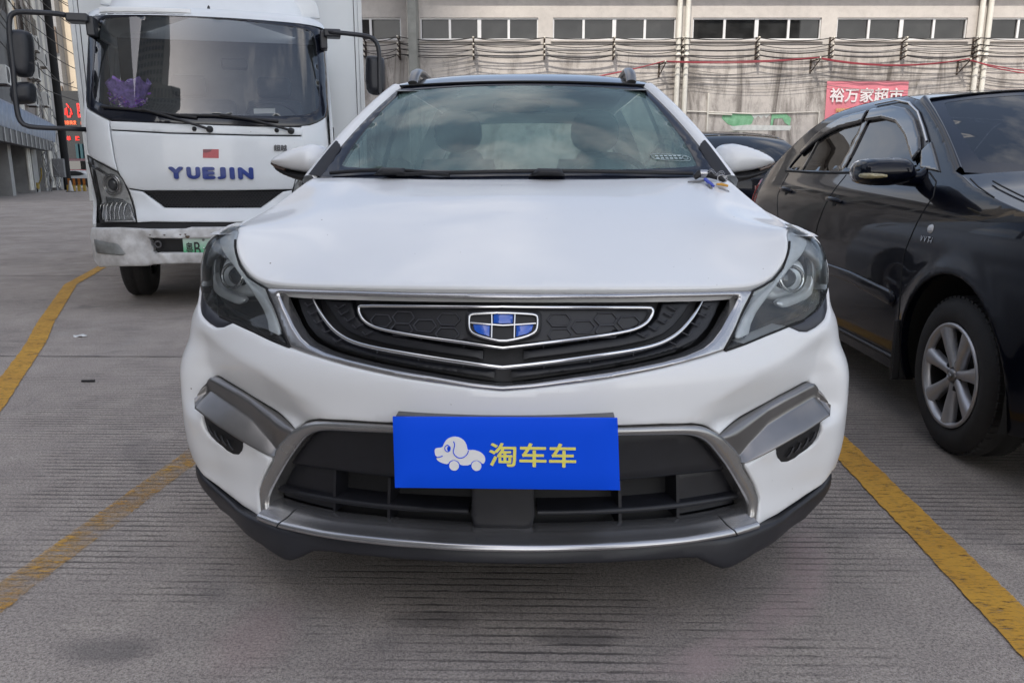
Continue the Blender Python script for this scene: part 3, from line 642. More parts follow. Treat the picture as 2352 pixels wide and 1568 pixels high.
# remains of a green poster
GP = mat('torn_poster_green', (.22, .42, .27), .8, var=.35, vscale=8, var2=(.12, .33, .17)); PPR = mat('torn_poster_paper', (.60, .62, .60), .85, var=.2, vscale=10)
po = empty('torn_poster', (wx(1740), WY - .004, 0), 0, 'torn remains of a green and white poster on the grey wall above the dark saloon', 'poster')
def poly_at(pts, y): return panel([(wx(a) - wx(1740), wz(c)) for a, c in pts], plane_xz(y), .06, 0, .003)
poly_at([(1662, 262), (1672, 260), (1728, 262), (1734, 270), (1730, 284), (1722, 289), (1690, 291), (1674, 285), (1660, 272)][::-1], -.004).build('green_scrap', GP, po)
poly_at([(1775, 263), (1808, 262), (1820, 272), (1818, 290), (1806, 282), (1800, 272), (1780, 273), (1778, 290), (1773, 290)][::-1], -.004).build('green_scrap', GP, po)
poly_at([(1678, 291), (1720, 287), (1760, 288), (1822, 289), (1819, 300), (1690, 300)][::-1], -.0065).build('paper_scrap', PPR, po)
poly_at([(1727, 263), (1770, 261), (1770, 264), (1762, 272), (1757, 265), (1750, 273), (1744, 266), (1736, 274)][::-1], -.0065).build('paper_scrap', PPR, po)

# ------------------------------------------------------------------ shops and blocks down the street on the left
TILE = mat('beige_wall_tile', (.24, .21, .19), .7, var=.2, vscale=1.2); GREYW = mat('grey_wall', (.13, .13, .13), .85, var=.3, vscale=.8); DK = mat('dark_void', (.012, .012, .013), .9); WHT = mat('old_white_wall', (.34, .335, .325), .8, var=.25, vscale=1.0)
S0, S1 = np.array([-24.5, 38.]), np.array([-38.5, 70.])           # foot of the facade, near end and far end
sd = (S1 - S0); SL = float(np.linalg.norm(sd)); sd = sd / SL; sn = np.array([sd[1], -sd[0]]); sn = sn if sn[0] > 0 else -sn; SANG = math.atan2(sd[1], sd[0])
def street(name, label, cat, t=0., group=None): p = S0 + sd * t; return empty(name, (p[0], p[1], 0), SANG, label, cat, group)   # local x runs along the facade, -y faces the street
shop = street('shop_building', 'old beige shop building with blue canopy and tangled cables, behind the left truck mirror', 'building')
sg_ = -1 if True else 1
def sb(lo, hi, name, m, bev=.0): return box(lo, hi, bev).build(name, m, shop)
sb((-6, 0, 4.3), (10, 8, 26), 'upper_wall', GREYW); sb((10.01, 0, 4.3), (22, 8, 26), 'upper_wall', TILE); sb((22.01, -.15, 0), (30, 8, 24), 'upper_wall', WHT)
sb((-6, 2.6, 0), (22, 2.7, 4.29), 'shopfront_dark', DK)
COLB = mat('column_beige', (.33, .28, .24), .8, var=.25, vscale=1.)
for x_, w_ in ((-3.2, 2.6), (4.2, 1.0), (12.5, 2.2), (17.6, 2.0)): sb((x_, 0, 0), (x_ + w_, 2.6, 4.28), 'pillar', COLB if w_ > 2.4 else WHT)
CAN = mat('corrugated_blue', (.12, .15, .22), .5, var=.35, vscale=3.)
rows = []
for x in np.linspace(-6, 17, 140): q = .05 * math.sin(x * 5.5); rows.append([(x, -.9 + q * .4, 3.2), (x, -1.0 + q, 4.3 + q), (x, .0, 4.9)])
loft(rows).build('canopy', CAN, shop); sb((-6, -.88, 2.55), (14, -.45, 3.19), 'canopy_fascia', mat('fascia_dark', (.05, .05, .055), .6, var=.4, vscale=2))
for x_ in np.arange(-5.5, 14, 1.6): sb((x_, -.93, 2.56), (x_ + .28, -.885, 3.18), 'fascia_panel', mat('fascia_pale', (.22, .22, .23), .5, var=.3))
rw = random.Random(11)
for x_, z_ in ((11.3, 9.3), (14.6, 9.5), (17.8, 9.3), (11.3, 13.2), (14.6, 13.2), (17.8, 13.3), (11.3, 17.5), (14.6, 17.5), (2, 9.5), (5.5, 9.5), (2, 14), (5.5, 14)):
    q = sb((x_, -.04, z_), (x_ + 1.7, .06, z_ + 1.9), 'window', mat('window_frame_dark', (.10, .10, .10), .5)); box((x_ + .1, -.06, z_ + .1), (x_ + 1.6, -.042, z_ + 1.8)).build('pane', PANE, q)
    for k in range(4): tube([(x_ + .15 + k * .46, -.32, z_), (x_ + .15 + k * .46, -.32, z_ + 1.9)], .02, 5).build('window_bar', STEEL, q)
for x_ in (9.6, 10.3, 16.8, 19.9, 20.5, 21.3, 23.5, 24.2): q = tube([(x_, -.12, .2), (x_ + .1, -.12, 12), (x_, -.12, 25)], .10, 10); q.build('downpipe', PVC, shop)
tube([(21.7, -.9, 0), (21.7, -.9, 24)], .26, 12).build('dark_stack', DK, shop)
ACW = mat('ac_casing', (.56, .56, .54), .55, var=.15, vscale=3); ACG = mat('ac_grille', (.10, .10, .10), .6)
def ac(x, z, label, w=1.0, h=.75):
    p = S0 + sd * x; o = empty('air_conditioner', (p[0] + sn[0] * .06, p[1] + sn[1] * .06, z), SANG, label, 'air conditioner', 'air conditioners on the street wall')
    box((-w / 2, -.55, 0), (w / 2, -.05, h), .02).build('casing', ACW, o)
    g = MB()
    for k in range(9): q = tube([(-w * .18 + .36 * w * .5 * (k / 4. - 1), -.57, .08), (-w * .18 + .36 * w * .5 * (k / 4. - 1), -.57, h - .08)], .012, 5); g.add(q.v, q.f)
    q = tube([(-w * .18 + h * .36 * math.cos(a), -.58, h / 2 + h * .36 * math.sin(a)) for a in np.linspace(0, 6.283, 21)[:-1]], .014, 5, closed=True); g.add(q.v, q.f); g.build('fan_grille', ACG, o)
    b_ = MB()
    for s in (-1, 1): q = box((s * w * .35 - .02, -.52, -.06), (s * w * .35 + .02, 0, -.005)); b_.add(q.v, q.f, False)
    b_.build('bracket', STEEL, o); return o
ac(9.2, 6.7, 'large white air conditioner above the blue canopy, right beside the truck mirror', 2.0, 1.5); ac(15.5, 7.0, 'pale air conditioner on the beige wall just above the canopy end', 1.6, 1.1); ac(18.5, 5.6, 'small pale air conditioner low on the beige wall near the sign', 1.3, .9); ac(3.2, 5.5, 'white air conditioner over the canopy near the photo edge', 1.2, .9)
ac(13.0, 5.2, 'dull air conditioner tucked under the wires at the canopy edge', 1.1, .8); ac(16.9, 8.9, 'pale air conditioner high on the beige wall beside the dark stack', 1.3, .9); ac(20.2, 8.3, 'pale air conditioner on the wall left of the glowing sign', 1.2, .9); ac(19.6, 3.6, 'low air conditioner above the pavement beside the grey meter box', 1.1, .8)
# wires over the street
for k in range(16):
    z = 6.5 + k * .95 + rw.uniform(-.3, .3); a = S0 + sd * rw.uniform(-8, 2) + sn * .5; b_ = S0 + sd * 30 + sn * rw.uniform(1., 5)
    cable([(a[0], a[1], z + 1.5 + rw.uniform(-1, 1)), (*(S0 + sd * 16 + sn * .8), z), (b_[0], b_[1], z + rw.uniform(-.6, .6))], .028, 'street_wire', CAB, 'dark overhead wire running along the shop fronts at the left of the truck', .5, 'overhead wires on the left street', 200 + k)
tg = MB()
for k in range(34):
    x_ = rw.uniform(14, 22); z_ = rw.uniform(1.2, 7.5); P = [(x_ + rw.uniform(-.5, .5), -.25 - rw.uniform(0, .3), z_)]
    for _ in range(7): P.append((P[-1][0] + rw.uniform(-.35, .35), -.25 - rw.uniform(0, .4), P[-1][2] + rw.uniform(-.9, .4)))
    q = tube(soft3([p for p in P if p[2] > .15] or P[:2], 1) if 'soft3' in globals() else P, .022, 4); tg.add(q.v, q.f)
tg.build('tangled_cables', mat('cable_grey_white', (.30, .30, .30), .6, var=.5, vscale=5), shop)
box((20.4, -.9, .9), (21.9, -.2, 2.2), .03).build('meter_box', mat('meter_box_grey', (.16, .16, .165), .6, var=.2), shop)
# sunlit cream tower and the dark sign building closing the street
CRM = mat('cream_render', (.55, .47, .36), .85, var=.08, vscale=.6)
ct_ = empty('cream_tower', (-47.5, 92, 0), 0, 'cream apartment tower catching the sun beyond the shops, left of the truck cab', 'building')
box((-6.5, 0, 0), (9, 14, 60)).build('wall', CRM, ct_)
box((-6.49, -1.0, 0), (-2.3, -.005, 60)).build('grey_bay', mat('bay_grey', (.26, .26, .26), .8, var=.2), ct_)  # projecting bay, plain grey beside the cream wall
LV_ = mat('louvre_grey', (.42, .41, .40), .6)
for z in np.arange(8, 56, 6.2):
    q = box((-4.6, -1.25, z), (-2.4, -1.01, z + 2.7)).build('louvre_panel', mat('louvre_brown', (.20, .16, .13), .8), ct_); g = MB()
    for k in range(7): b_ = box((-4.5, -1.40, z + .15 + k * .36), (-2.5, -1.26, z + .33 + k * .36)); g.add(b_.v, b_.f, False)
    g.build('louvre_slats', LV_, q)
    box((-6.0, -1.06, z + .2), (-4.9, -1.01, z + 2.4)).build('window', PANE, ct_)
sgn = empty('sign_building', (-41.0, 78, 0), 0, 'dark glass shopfront with glowing red sign characters at the end of the street', 'building')
box((-6, 0, 0), (8, 6, 8.9)).build('wall', mat('shopfront_dark_glass', (.012, .013, .016), .25, var=.3, vscale=.5), sgn)
LED = mat('led_red', (.6, .02, .02), .5, emit=(1., .05, .035), estr=.55); LEDO = mat('led_orange', (.6, .1, .03), .5, emit=(1., .22, .10), estr=.4)
def sgx(px): return at(px, 250, 78)[0] + 41.0
def sgz(py): return at(1176, py, 78)[2]
for ch, px, w_, h_, m_, py in (('心', 157, 17, 30, LED, 254), ('医', 186, 15, 30, LED, 254), ('美容美发', 157, 30, 9, LEDO, 282), ('幻', 187, 9, 9, LEDO, 282), ('单', 151, 9, 10, LED, 318), ('贮', 171, 9, 10, LED, 318)):
    k_ = 78 / 1800. * 1.0
    t = fit_w(text_mesh(ch, 1., .03, .012), w_ * k_, h_ * k_); t.shift((sgx(px), -.06, sgz(py))); t.build('sign_character', m_, sgn)
for px in (170, 180): box((sgx(px) - .12, -.3, 0), (sgx(px) + .12, -.06, 4.0)).build('teal_post', mat('teal_post', (.015, .06, .075), .5), sgn)
# far traffic: barrier, cone, white car, lights
AMB = mat('barrier_amber', (.50, .17, .03), .6, var=.2); BLKB = mat('barrier_black', (.03, .03, .03), .7)
def far(px, Y): return at(px, 420, Y)[0]
bar = empty('crowd_barrier', (far(181, 54), 54, 0), 0, 'low orange and black striped barrier standing in the far street beside the truck', 'barrier')
for k in range(10):
    m_ = AMB if k % 2 else BLKB; box((-.85 + k * .17, -.12, .42), (-.85 + k * .17 + .165, .12, .85), .01).build('panel', m_, bar)
for k in range(5): box((-.80 + k * .36, -.10, 0), (-.80 + k * .36 + .14, .10, .415), .01).build('leg', mat('barrier_yellow', (.45, .30, .05), .6), bar)
cn = empty('traffic_cone', (far(161, 52), 52, 0), 0, 'pale traffic cone on a dark base left of the striped barrier', 'cone')
lathe([(.0, .72), (.05, .72), (.16, .06), (.16, .05)], 20, 'z').build('body', mat('cone_pale', (.50, .49, .47), .6), cn); box((-.22, -.22, 0), (.22, .22, .05), .01).build('base', BLKB, cn)
yl_ = empty('yellow_barrow', (far(74, 50), 50, 0), .4, 'yellow hand cart standing by the shop pillars at the left', 'cart')
box((-.45, -.3, .2), (.35, .3, .6), .05).build('tray', mat('cart_yellow', (.30, .21, .03), .6, var=.4), yl_); tube([(.35, 0, .5), (.55, 0, 1.0), (.58, 0, 1.5)], .04, 8).build('handle', MATS['cart_yellow'], yl_)
for s in (-.25, .2): lathe([(0, -.04), (.14, -.04), (.14, .04), (0, .04)], 20, 'y', (s, -.35, .14)).build('wheel', RUBBER, yl_)
fc = empty('far_white_car', (far(182, 64), 64, 0), 0, 'white car seen side-on across the far street between barrier and sign', 'car')
prof_ = [(-2.1, .35), (-2.1, .85), (-1.4, 1.0), (-.8, 1.42), (.6, 1.45), (1.3, 1.02), (2.1, .88), (2.15, .35)]
panel(soften(prof_, 1), plane_xz(-.8), .2, .04, 1.6).build('body', WHITE_T, fc); panel(soften([(-1.2, 1.0), (-.72, 1.36), (.5, 1.38), (1.05, 1.02)], 1), plane_xz(-.82), .2, 0, .01).build('window', GLASS_D, fc)
for s in (-1.3, 1.3): lathe([(0, -.1), (.30, -.1), (.33, -.06), (.33, .1), (0, .1)], 24, 'y', (s, -.75, .33)).build('wheel', RUBBER, fc)
bs = empty('far_van', (far(178, 72), 72, 0), 0, 'dark van with two lit headlamps facing down the far street', 'van')
box((-1.1, 0, .4), (1.1, 4.5, 2.5), .2).build('body', mat('van_maroon', (.10, .02, .025), .4, coat=.5), bs); box((-.95, -.04, 1.55), (.95, -.01, 2.3), .01).build('windscreen', GLASS_D, bs)
box((-1.05, -.05, 1.35), (1.05, -.01, 1.52)).build('stripe', mat('van_red', (.45, .06, .08), .5), bs)
for s in (-.72, .72): lathe([(0, -.06), (.15, -.05), (.17, 0)], 16, 'y', (s, -.02, .95)).build('headlight', mat('lit_headlamp', (.9, .85, .7), .3, emit=(1., .86, .6), estr=2.5), bs)
for s in (-.9, .9): lathe([(0, -.1), (.36, -.1), (.38, .1), (0, .1)], 20, 'x', (s, .9, .38)).build('wheel', RUBBER, bs)
# ------------------------------------------------------------------ towers behind the camera: they shade the yard and show in the glass
TW = mat('tower_render', (.30, .29, .28), .85, var=.15, vscale=.1); TG = mat('tower_glass', (.04, .05, .06), .1, spec=.8)
def tower(name, x0, x1, y0, y1, h, label):
    o = empty(name, ((x0 + x1) / 2, (y0 + y1) / 2, 0), 0, label, 'building'); w, d = (x1 - x0) / 2, (y1 - y0) / 2
    box((-w, -d, 0), (w, d, h)).build('wall', TW, o); g = MB()
    for z in np.arange(5, h - 3, 3.2):
        for x in np.arange(-w + 1.2, w - 2.4, 3.6): q = box((x, d + .002, z), (x + 2.2, d + .06, z + 1.7)); g.add(q.v, q.f, False)
    ob = g.build('windows', TG, o); return o
tower('tower_block', -52, -24.3, -106, -88.5, 149, 'tall grey tower block standing behind the camera, right hand one of two')
tower('tower_block', -73, -43.5, -108, -90, 196, 'tallest grey tower block behind the camera to the left')
lb = empty('left_row', (-24, -4, 0), 0, 'long grey building with window bands left of the yard, outside the picture', 'building')
box((-6.5, -26, 0), (6.5, 25, 8)).build('wall', mat('row_render', (.24, .225, .21), .9, var=.3, vscale=.4), lb); g = MB()
for z in (1.8, 5.2):
    for y in np.arange(-24, 22, 4.6): q = box((6.502, y, z), (6.56, y + 3.6, z + 1.9)); g.add(q.v, q.f, False)
g.build('windows', TG, lb)
tower('tower_block', -78, -44, -64, -12, 88, 'broad grey tower block to the left behind the camera')
tower('tower_block', 22, 34, -70, -58, 38, 'low grey block behind the camera to the right')

# ------------------------------------------------------------------ the white crossover in the middle
def half(chain):
    """right-hand chain from centre to centre -> closed symmetric outline"""
    c = [(abs(s) if abs(s) > .013 else 0., z) for s, z in chain]
    return c + [(-s, z) for s, z in reversed(c) if s > 1e-6]
D = BAKED
for k_ in ('lamp_out', 'lamp_in', 'drl'): D[k_] = [(s, min(z, .941 if s < .9 else z)) for s, z in D[k_]]
CARYAW = R(2.19)
car = empty('white_car', (-.088 * math.cos(CARYAW) + 1.70 * math.sin(CARYAW), .088 * math.sin(CARYAW) + 1.70 * math.cos(CARYAW), 0), -CARYAW,
            'white crossover car facing the camera, blue cover over its number plate', 'car')
def carsurf(s, z, o): return CAR(s, z, o)
def cpos(s, z, o=0.): return CAR(s, z, o)[0]
def chain3(ch, off=0.): return [tuple(cpos(s, z, off)) for s, z in ch]
def both(mb, name, m):
    mb.build(name, m, car); return mb.copy().flipx().build(name, m, car)

# bumper: upper skin, cheeks and the strip outside the fins, in one sheet
cre = D['crease']
def bump_off(s, z):
    a = np.abs(s); zc = np.interp(a, [p[0] for p in cre], [p[1] for p in cre]); d = np.clip(zc - z, 0, .11)
    w = sm(.40, .58, a) * (1 - sm(.90, 1.0, a)) * sm(.44, .50, z)
    t = np.clip(d / .03, 0, 1)
    o = -w * .48 * (np.sqrt(d * d + .004 ** 2) - .004)
    lowc = sm(.60, .72, a) * (1 - sm(.36, .44, z)) * (1 - sm(.84, .95, a))
    return o - .012 * lowc
side_s = CAR.at_y(.48)
up = [(0, .612)] + D['frame_out'][::-1][1:7] + [(.566, .674)] + D['lamp_out'][2:5] + D['notch'][1:7] + [(1.03, .785), (side_s, .80)]
arch_c, arch_r = (CAR.at_y(.90), .33), .385
def arch(c, r, a0, a1, n=14): return [(c[0] + r * math.cos(R(a0 + (a1 - a0) * i / n)), c[1] + r * math.sin(R(a0 + (a1 - a0) * i / n))) for i in range(n + 1)]
lowc = [(side_s, .30), (1.06, .285)] + [(.98, .294)] + D['cheek'][::-1][1:] + [D['fin_low'][0], D['fin_low'][1], (.726, .414), (.731, .398), (.740, .384), (.755, .374), (.775, .372), (.80, .376), (.842, .390), (.862, .400), (.876, .415), (.884, .437), (.887, .466)] + D['fin_low'][5:] + D['fin_top'][::-1][:3] + D['bump_low'][::-1][2:] 
lowc[-1] = (0, .537)
bump = panel(half(up + lowc), carsurf, .014, .006, .055, bump_off, holes=[])
bump.build('bumper', WHITE, car)
# black inner shell that closes the gaps between the panels
shell = half([(0, .80), (.60, .80), (.72, .78), (1.0, .78), (side_s - .02, .78), (side_s - .02, .26), (.95, .25), (.6, .22), (0, .22)])
panel(shell, carsurf, .03, 0, 0, -.11).build('inner_shell', GAP, car)

# bonnet
def zt(y): return np.interp(y, [.30, .45, .60, .80, 1.0, 1.12], [.925, .935, .948, .985, 1.045, 1.062])
he = [(0., D['hood_edge'][0][1])] + D['hood_edge'][1:-1]; he = resample(soften(he, 2, closed=False), .03, closed=False)
hb = [cpos(s, z) for s, z in he]; hb[0] = np.array([0, hb[0][1], hb[0][2]])
tip = hb[-1]
RIM = [(.741, .42, .945), (.758, .50, .952), (.770, .58, .959), (.765, .68, .974), (.755, .78, .996), (.738, .88, 1.026), (.722, .98, 1.057), (.713, 1.065, 1.078)]
rim = [np.array(p) for p in soften(RIM, 1, closed=False)]
rear = [np.array([x, .955 + .12 * (x / .71) ** 2, 1.078 - .002 * (x / .7)]) for x in np.linspace(.69, 0, 12)]
cen = [np.array(p) for p in [(0, .105 + t, .836 + .455 * t - .203 * t * t) for t in (.12, .26, .40, .55, .70)]]
mid = []
ctl = np.array(hb + rim + rear + cen + mid); ctl = np.concatenate([ctl, ctl[ctl[:, 0] > 1e-6] * [-1, 1, 1]])
def tps_fit(P, lam=4e-4):
    n = len(P); r = np.linalg.norm(P[:, None, :2] - P[None, :, :2], axis=2); K = np.where(r > 0, r * r * np.log(r + 1e-12), 0) + lam * np.eye(n)
    A = np.zeros((n + 3, n + 3)); A[:n, :n] = K; A[:n, n] = 1; A[:n, n + 1:] = P[:, :2]; A[n, :n] = 1; A[n + 1:, :n] = P[:, :2].T
    c = np.linalg.solve(A, np.concatenate([P[:, 2], [0, 0, 0]]))
    def f(x, y):
        q = np.hypot(x[:, None] - P[:, 0], y[:, None] - P[:, 1]); return (np.where(q > 0, q * q * np.log(q + 1e-12), 0)) @ c[:n] + c[n] + c[n + 1] * x + c[n + 2] * y
    return f
hoodz = tps_fit(ctl)
def hoodsurf(x, y, o):
    x = np.asarray(x, float); y = np.asarray(y, float); e = .004
    def h(x, y):
        a = np.abs(x); ridge = np.interp(y, [.1, .5, 1.1], [.565, .60, .635])
        return hoodz(x, y) + .007 * np.exp(-((a - ridge) / .07) ** 2) * sm(.18, .45, y) * (1 - sm(.95, 1.1, y))
    z = h(x, y); n = np.stack([-(h(x + e, y) - h(x - e, y)) / (2 * e), -(h(x, y + e) - h(x, y - e)) / (2 * e), np.ones_like(x)], -1); n /= np.linalg.norm(n, axis=1)[:, None]
    return np.stack([x, y, z], -1) + n * np.asarray(o)[:, None], n
hoodpoly = [(p[0], p[1]) for p in hb] + [(p[0], p[1]) for p in rim] + [(p[0], p[1]) for p in rear]
hoodpoly = hoodpoly + [(-x, y) for x, y in reversed(hoodpoly) if x > 1e-6]
panel(hoodpoly, hoodsurf, .02, .007, .035, .003).build('bonnet', WHITE, car)
# black seal between the bonnet and the grille
seal = [(0, .840)] + [(s, z + .006) for s, z in D['hood_edge'][1:7]] + [(.70, .806), (.691, .803)] + D['frame_out'][:5][::-1]
panel(half(seal), carsurf, .02, .002, .02, -.036).build('grille_seal', GAP, car)

# headlamps
lamp = [(.606, .700)] + D['lamp_out'][1:-1] + D['lamp_in'][:-1]
lamp = lamp[:]
HOUSING = mat('lamp_housing', (.06, .064, .07), .35, metal=.3, var=.5, vscale=9.)
REFL = mat('lamp_reflector', (.58, .61, .64), .25, metal=.5, var=.2, vscale=12.)
REFL2 = mat('bright_reflector', (.78, .80, .82), .16, metal=.3, var=.12, vscale=25.)
CLEARPL = mat('clear_white_plastic', (.74, .77, .79), .22, coat=.8, var=.12, vscale=25.)
lpoly = ccw(lamp)
for sgn in (1, -1):
    def P(poly, **k):
        m = panel(poly, carsurf, **k); return m if sgn > 0 else m.flipx()
    hl = P(lpoly, grid=.02, bevel=0, skirt=0, off=-.055).build('headlight', HOUSING, car)
    P(lpoly, grid=.014, bevel=.006, skirt=.05, off=0.).build('lens', LENS, hl)
    upz = [(.70, .800), (.78, .815), (.86, .865), (.92, .862), (.97, .84), (1.01, .84), (1.02, .87), (.99, .91), (.92, .932), (.885, .95), (.868, .925), (.84, .89), (.80, .85), (.76, .826)]
    P(soften([(.752, .800), (.80, .864), (.86, .878), (.925, .87), (.955, .83), (.93, .785), (.86, .765), (.78, .772)], 2), grid=.012, bevel=.012, skirt=.012, off=-.045).build('reflector_bowl', REFL2, hl)
    P(soften([(.965, .78), (.985, .80), (1.02, .80), (1.02, .86), (.985, .885), (.975, .84)], 1), grid=.012, bevel=.004, skirt=.012, off=-.03).build('side_reflector', mat('smoked_reflector', (.22, .23, .24), .3, metal=.5, var=.3, vscale=30), hl)
    P([(.66, .690), (.70, .735), (.74, .765), (.78, .765), (.86, .757), (.95, .775), (1.0, .80), (.985, .785), (.91, .752), (.85, .735), (.78, .725), (.70, .708)], grid=.012, bevel=.003, skirt=.012, off=-.040).build('lower_bezel', PLASTIC, hl)
    P(D['drl'], grid=.012, bevel=.005, skirt=.02, off=-.010).build('running_light', CLEARPL, hl)
    P(soften([(.915, .928), (.965, .925), (1.012, .908), (1.036, .880), (1.034, .838), (1.010, .842), (.985, .862), (.945, .872), (.905, .890), (.900, .915)], 1), grid=.015, bevel=.006, skirt=.015, off=-.014).build('upper_sky_sheen', mat('painted_sky_sheen', (.36, .38, .40), .25, coat=.6, var=.2, vscale=18.), hl)  # pale sheet imitating sky reflected in the top of the lens
    P(soften(D['chrome_low'], 1), grid=.012, bevel=.005, skirt=.012, off=-.014).build('lower_reflector', REFL2, hl)
    pc, pn = CAR(.842, .826, -.035); pr_ = MB()
    ring = []
    for k in range(28):
        t = 2 * math.pi * k / 28; q, _ = CAR(.842 + .041 * math.cos(t), .827 + .031 * math.sin(t), -.018); ring.append(tuple(q))
    rg = tube(ring, .0048, 8, closed=True); (rg if sgn > 0 else rg.flipx()).build('projector_ring', CHROME, hl)
    ball = puff([(.842 + .038 * math.cos(t), .827 + .029 * math.sin(t)) for t in np.linspace(0, 2 * math.pi, 25)[:-1]], lambda u, v, o: CAR(u, v, np.asarray(o) - .045), .022, .008)
    (ball if sgn > 0 else ball.flipx()).build('projector', mat('projector_lens', (.05, .055, .065), .05, coat=1., var=.1), hl)
    bz = tube([tuple(cpos(s, z, -.004)) for s, z in resample(D['lamp_in'][2:] + [(.562, .676)] + D['lamp_out'][2:6], .03, closed=False)], .003, 6); (bz if sgn > 0 else bz.flipx()).build('lamp_gasket', GAP, hl)
notch = D['notch'] + [(1.028, .792)] + D['lamp_out'][4:8][::-1]
nt = panel(D['notch'][:1] + D['notch'][1:] + D['lamp_out'][4:8][::-1][:-1], carsurf, .016, .004, .02, -.004)
both(nt, 'lamp_surround', mat('blue_grey_plastic', (.030, .032, .042), .35, var=.15, vscale=12))

# grille: dark backing, slats, chrome lines
fin_ = D['frame_in']
gpoly = half([(0, .812)] + [(p[0], p[1] + .003) for p in fin_[1:5]] + [(p[0] + .003, p[1]) for p in fin_[5:9]] + [(p[0], p[1] - .003) for p in fin_[9:-1]] + [(0, .617)])
gr = panel(gpoly, carsurf, .025, 0, 0, -.062).build('grille', PLASTIC_D, car)
ring_f = panel(half([(0, .822)] + D['frame_out'][1:-1] + [(0, .6135)]), carsurf, .008, .0065, .03, 0., holes=[half([(0, .809)] + fin_[1:-1] + [(0, .6225)])])
ring_f.build('grille_frame', SATIN, car)
def sweep_line(chain, r, off, closed_sym=True, k=2, wid=None):
    c = [(s if s > .013 else 0., z) for s, z in chain]; c = [tuple(p) for p in soften(c, k, closed=False)]
    full = c + [(-s, z) for s, z in reversed(c[:-1])] if c[-1][0] < 1e-6 else [(-s, z) for s, z in reversed(c[1:])] + c
    return resample(full, .02, closed=False)
l1 = sweep_line(D['line1'], 0, 0)
rad = [.0052 * min(1, .25 + abs(i - 0) / 6., .25 + abs(len(l1) - 1 - i) / 6.) for i in range(len(l1))]
tube([tuple(cpos(s, z, -.020)) for s, z in l1], rad, 8).build('grille_trim', CHROME, car)
l2c = [(s if s > .013 else 0., z) for s, z in D['line2']]; l2c = [tuple(p) for p in soften(l2c, 2, closed=False)]
l2 = l2c + [(-s, z) for s, z in reversed(l2c[1:-1])]
tube([tuple(cpos(s, z, -.012)) for s, z in resample(l2, .02)], .0043, 8, closed=True).build('grille_trim', CHROME, car)
# dark plates inside the chrome lines
panel(half([(0, .788)] + [(p[0] - .004, p[1]) for p in D['line2'][1:-1]] + [(0, .706)]), carsurf, .02, .003, .03, -.022).build('grille_panel', PLASTIC, gr)
band = half([(0, .700)] + [(s, z - .010) for s, z in D['line2'][::-1][1:4]] + [(.36, .725), (.40, .735), (.42, .77), (.43, .79)] + [(p[0] - .012, p[1] + .002) for p in D['line1'][:5]] + [(p[0], p[1] + .006) for p in D['line1'][5:-1]] + [(0, .666)])
panel([(s, z) for s, z in [(0.05, .690), (.2, .706), (.31, .716), (.37, .728), (.41, .752), (.432, .785), (.52, .785), (.49, .757), (.455, .733), (.42, .716), (.37, .704), (.3, .695), (.2, .686), (.05, .672)]], carsurf, .02, .004, .02, -.040).build('grille_slat', PLASTIC, gr)
panel([(-s, z) for s, z in [(0.05, .690), (.2, .706), (.31, .716), (.37, .728), (.41, .752), (.432, .785), (.52, .785), (.49, .757), (.455, .733), (.42, .716), (.37, .704), (.3, .695), (.2, .686), (.05, .672)]], carsurf, .02, .004, .02, -.040).build('grille_slat', PLASTIC, gr)
sl2 = [(0.02, .646), (.2, .660), (.33, .672), (.42, .688), (.485, .712), (.53, .75), (.555, .785), (.61, .785), (.585, .752), (.55, .722), (.51, .699), (.45, .682), (.38, .671), (.27, .657), (.15, .645), (.02, .632)]
for sg in (1, -1): panel([(sg * s, z) for s, z in sl2], carsurf, .02, .004, .02, -.036).build('grille_slat', PLASTIC, gr)
def zl(ch, s): c = sorted(ch); return float(np.interp(s, [p[0] for p in c], [p[1] for p in c]))
HXM = mat('grille_mesh_plastic', (.028, .029, .036), .4)
def hexline(pts, off=-.030): tube([tuple(cpos(s, z, off)) for s, z in pts], .0022, 5).build('grille_rib', HXM, gr)
for sg in (1, -1):
    for (cx_, cz_) in [(.14, .760), (.14, .728), (.20, .744), (.26, .760), (.26, .733), (.32, .750)]:
        w = .030
        hexline([(sg * (cx_ + w * a), cz_ + b) for a, b in [(-1, 0), (-.6, .013), (.6, .013), (1, 0), (.6, -.013), (-.6, -.013), (-1, 0)]], -.020)
    for q in range(5):
        t = q / 4.; a = (.575 - .12 * t ** 1.4, .775 - .075 * t); b = (a[0] - .035, a[1] + .004); hexline([(sg * a[0], a[1]), (sg * (a[0] - .012), a[1] - .007), (sg * b[0], b[1])], -.030)
        a = (.475 - .10 * t ** 1.4, .775 - .055 * t); b = (a[0] - .032, a[1] + .004); hexline([(sg * a[0], a[1]), (sg * (a[0] - .012), a[1] - .007), (sg * b[0], b[1])], -.034)
    for s_ in (.10, .215, .33):
        hexline([(sg * s_, zl(D['line2'][4:], s_) - .012), (sg * s_, zl(D['line1'], s_) + .008)], -.05); hexline([(sg * s_, zl(D['line1'], s_) - .01), (sg * s_, zl(fin_[9:], s_) + .004)], -.05)
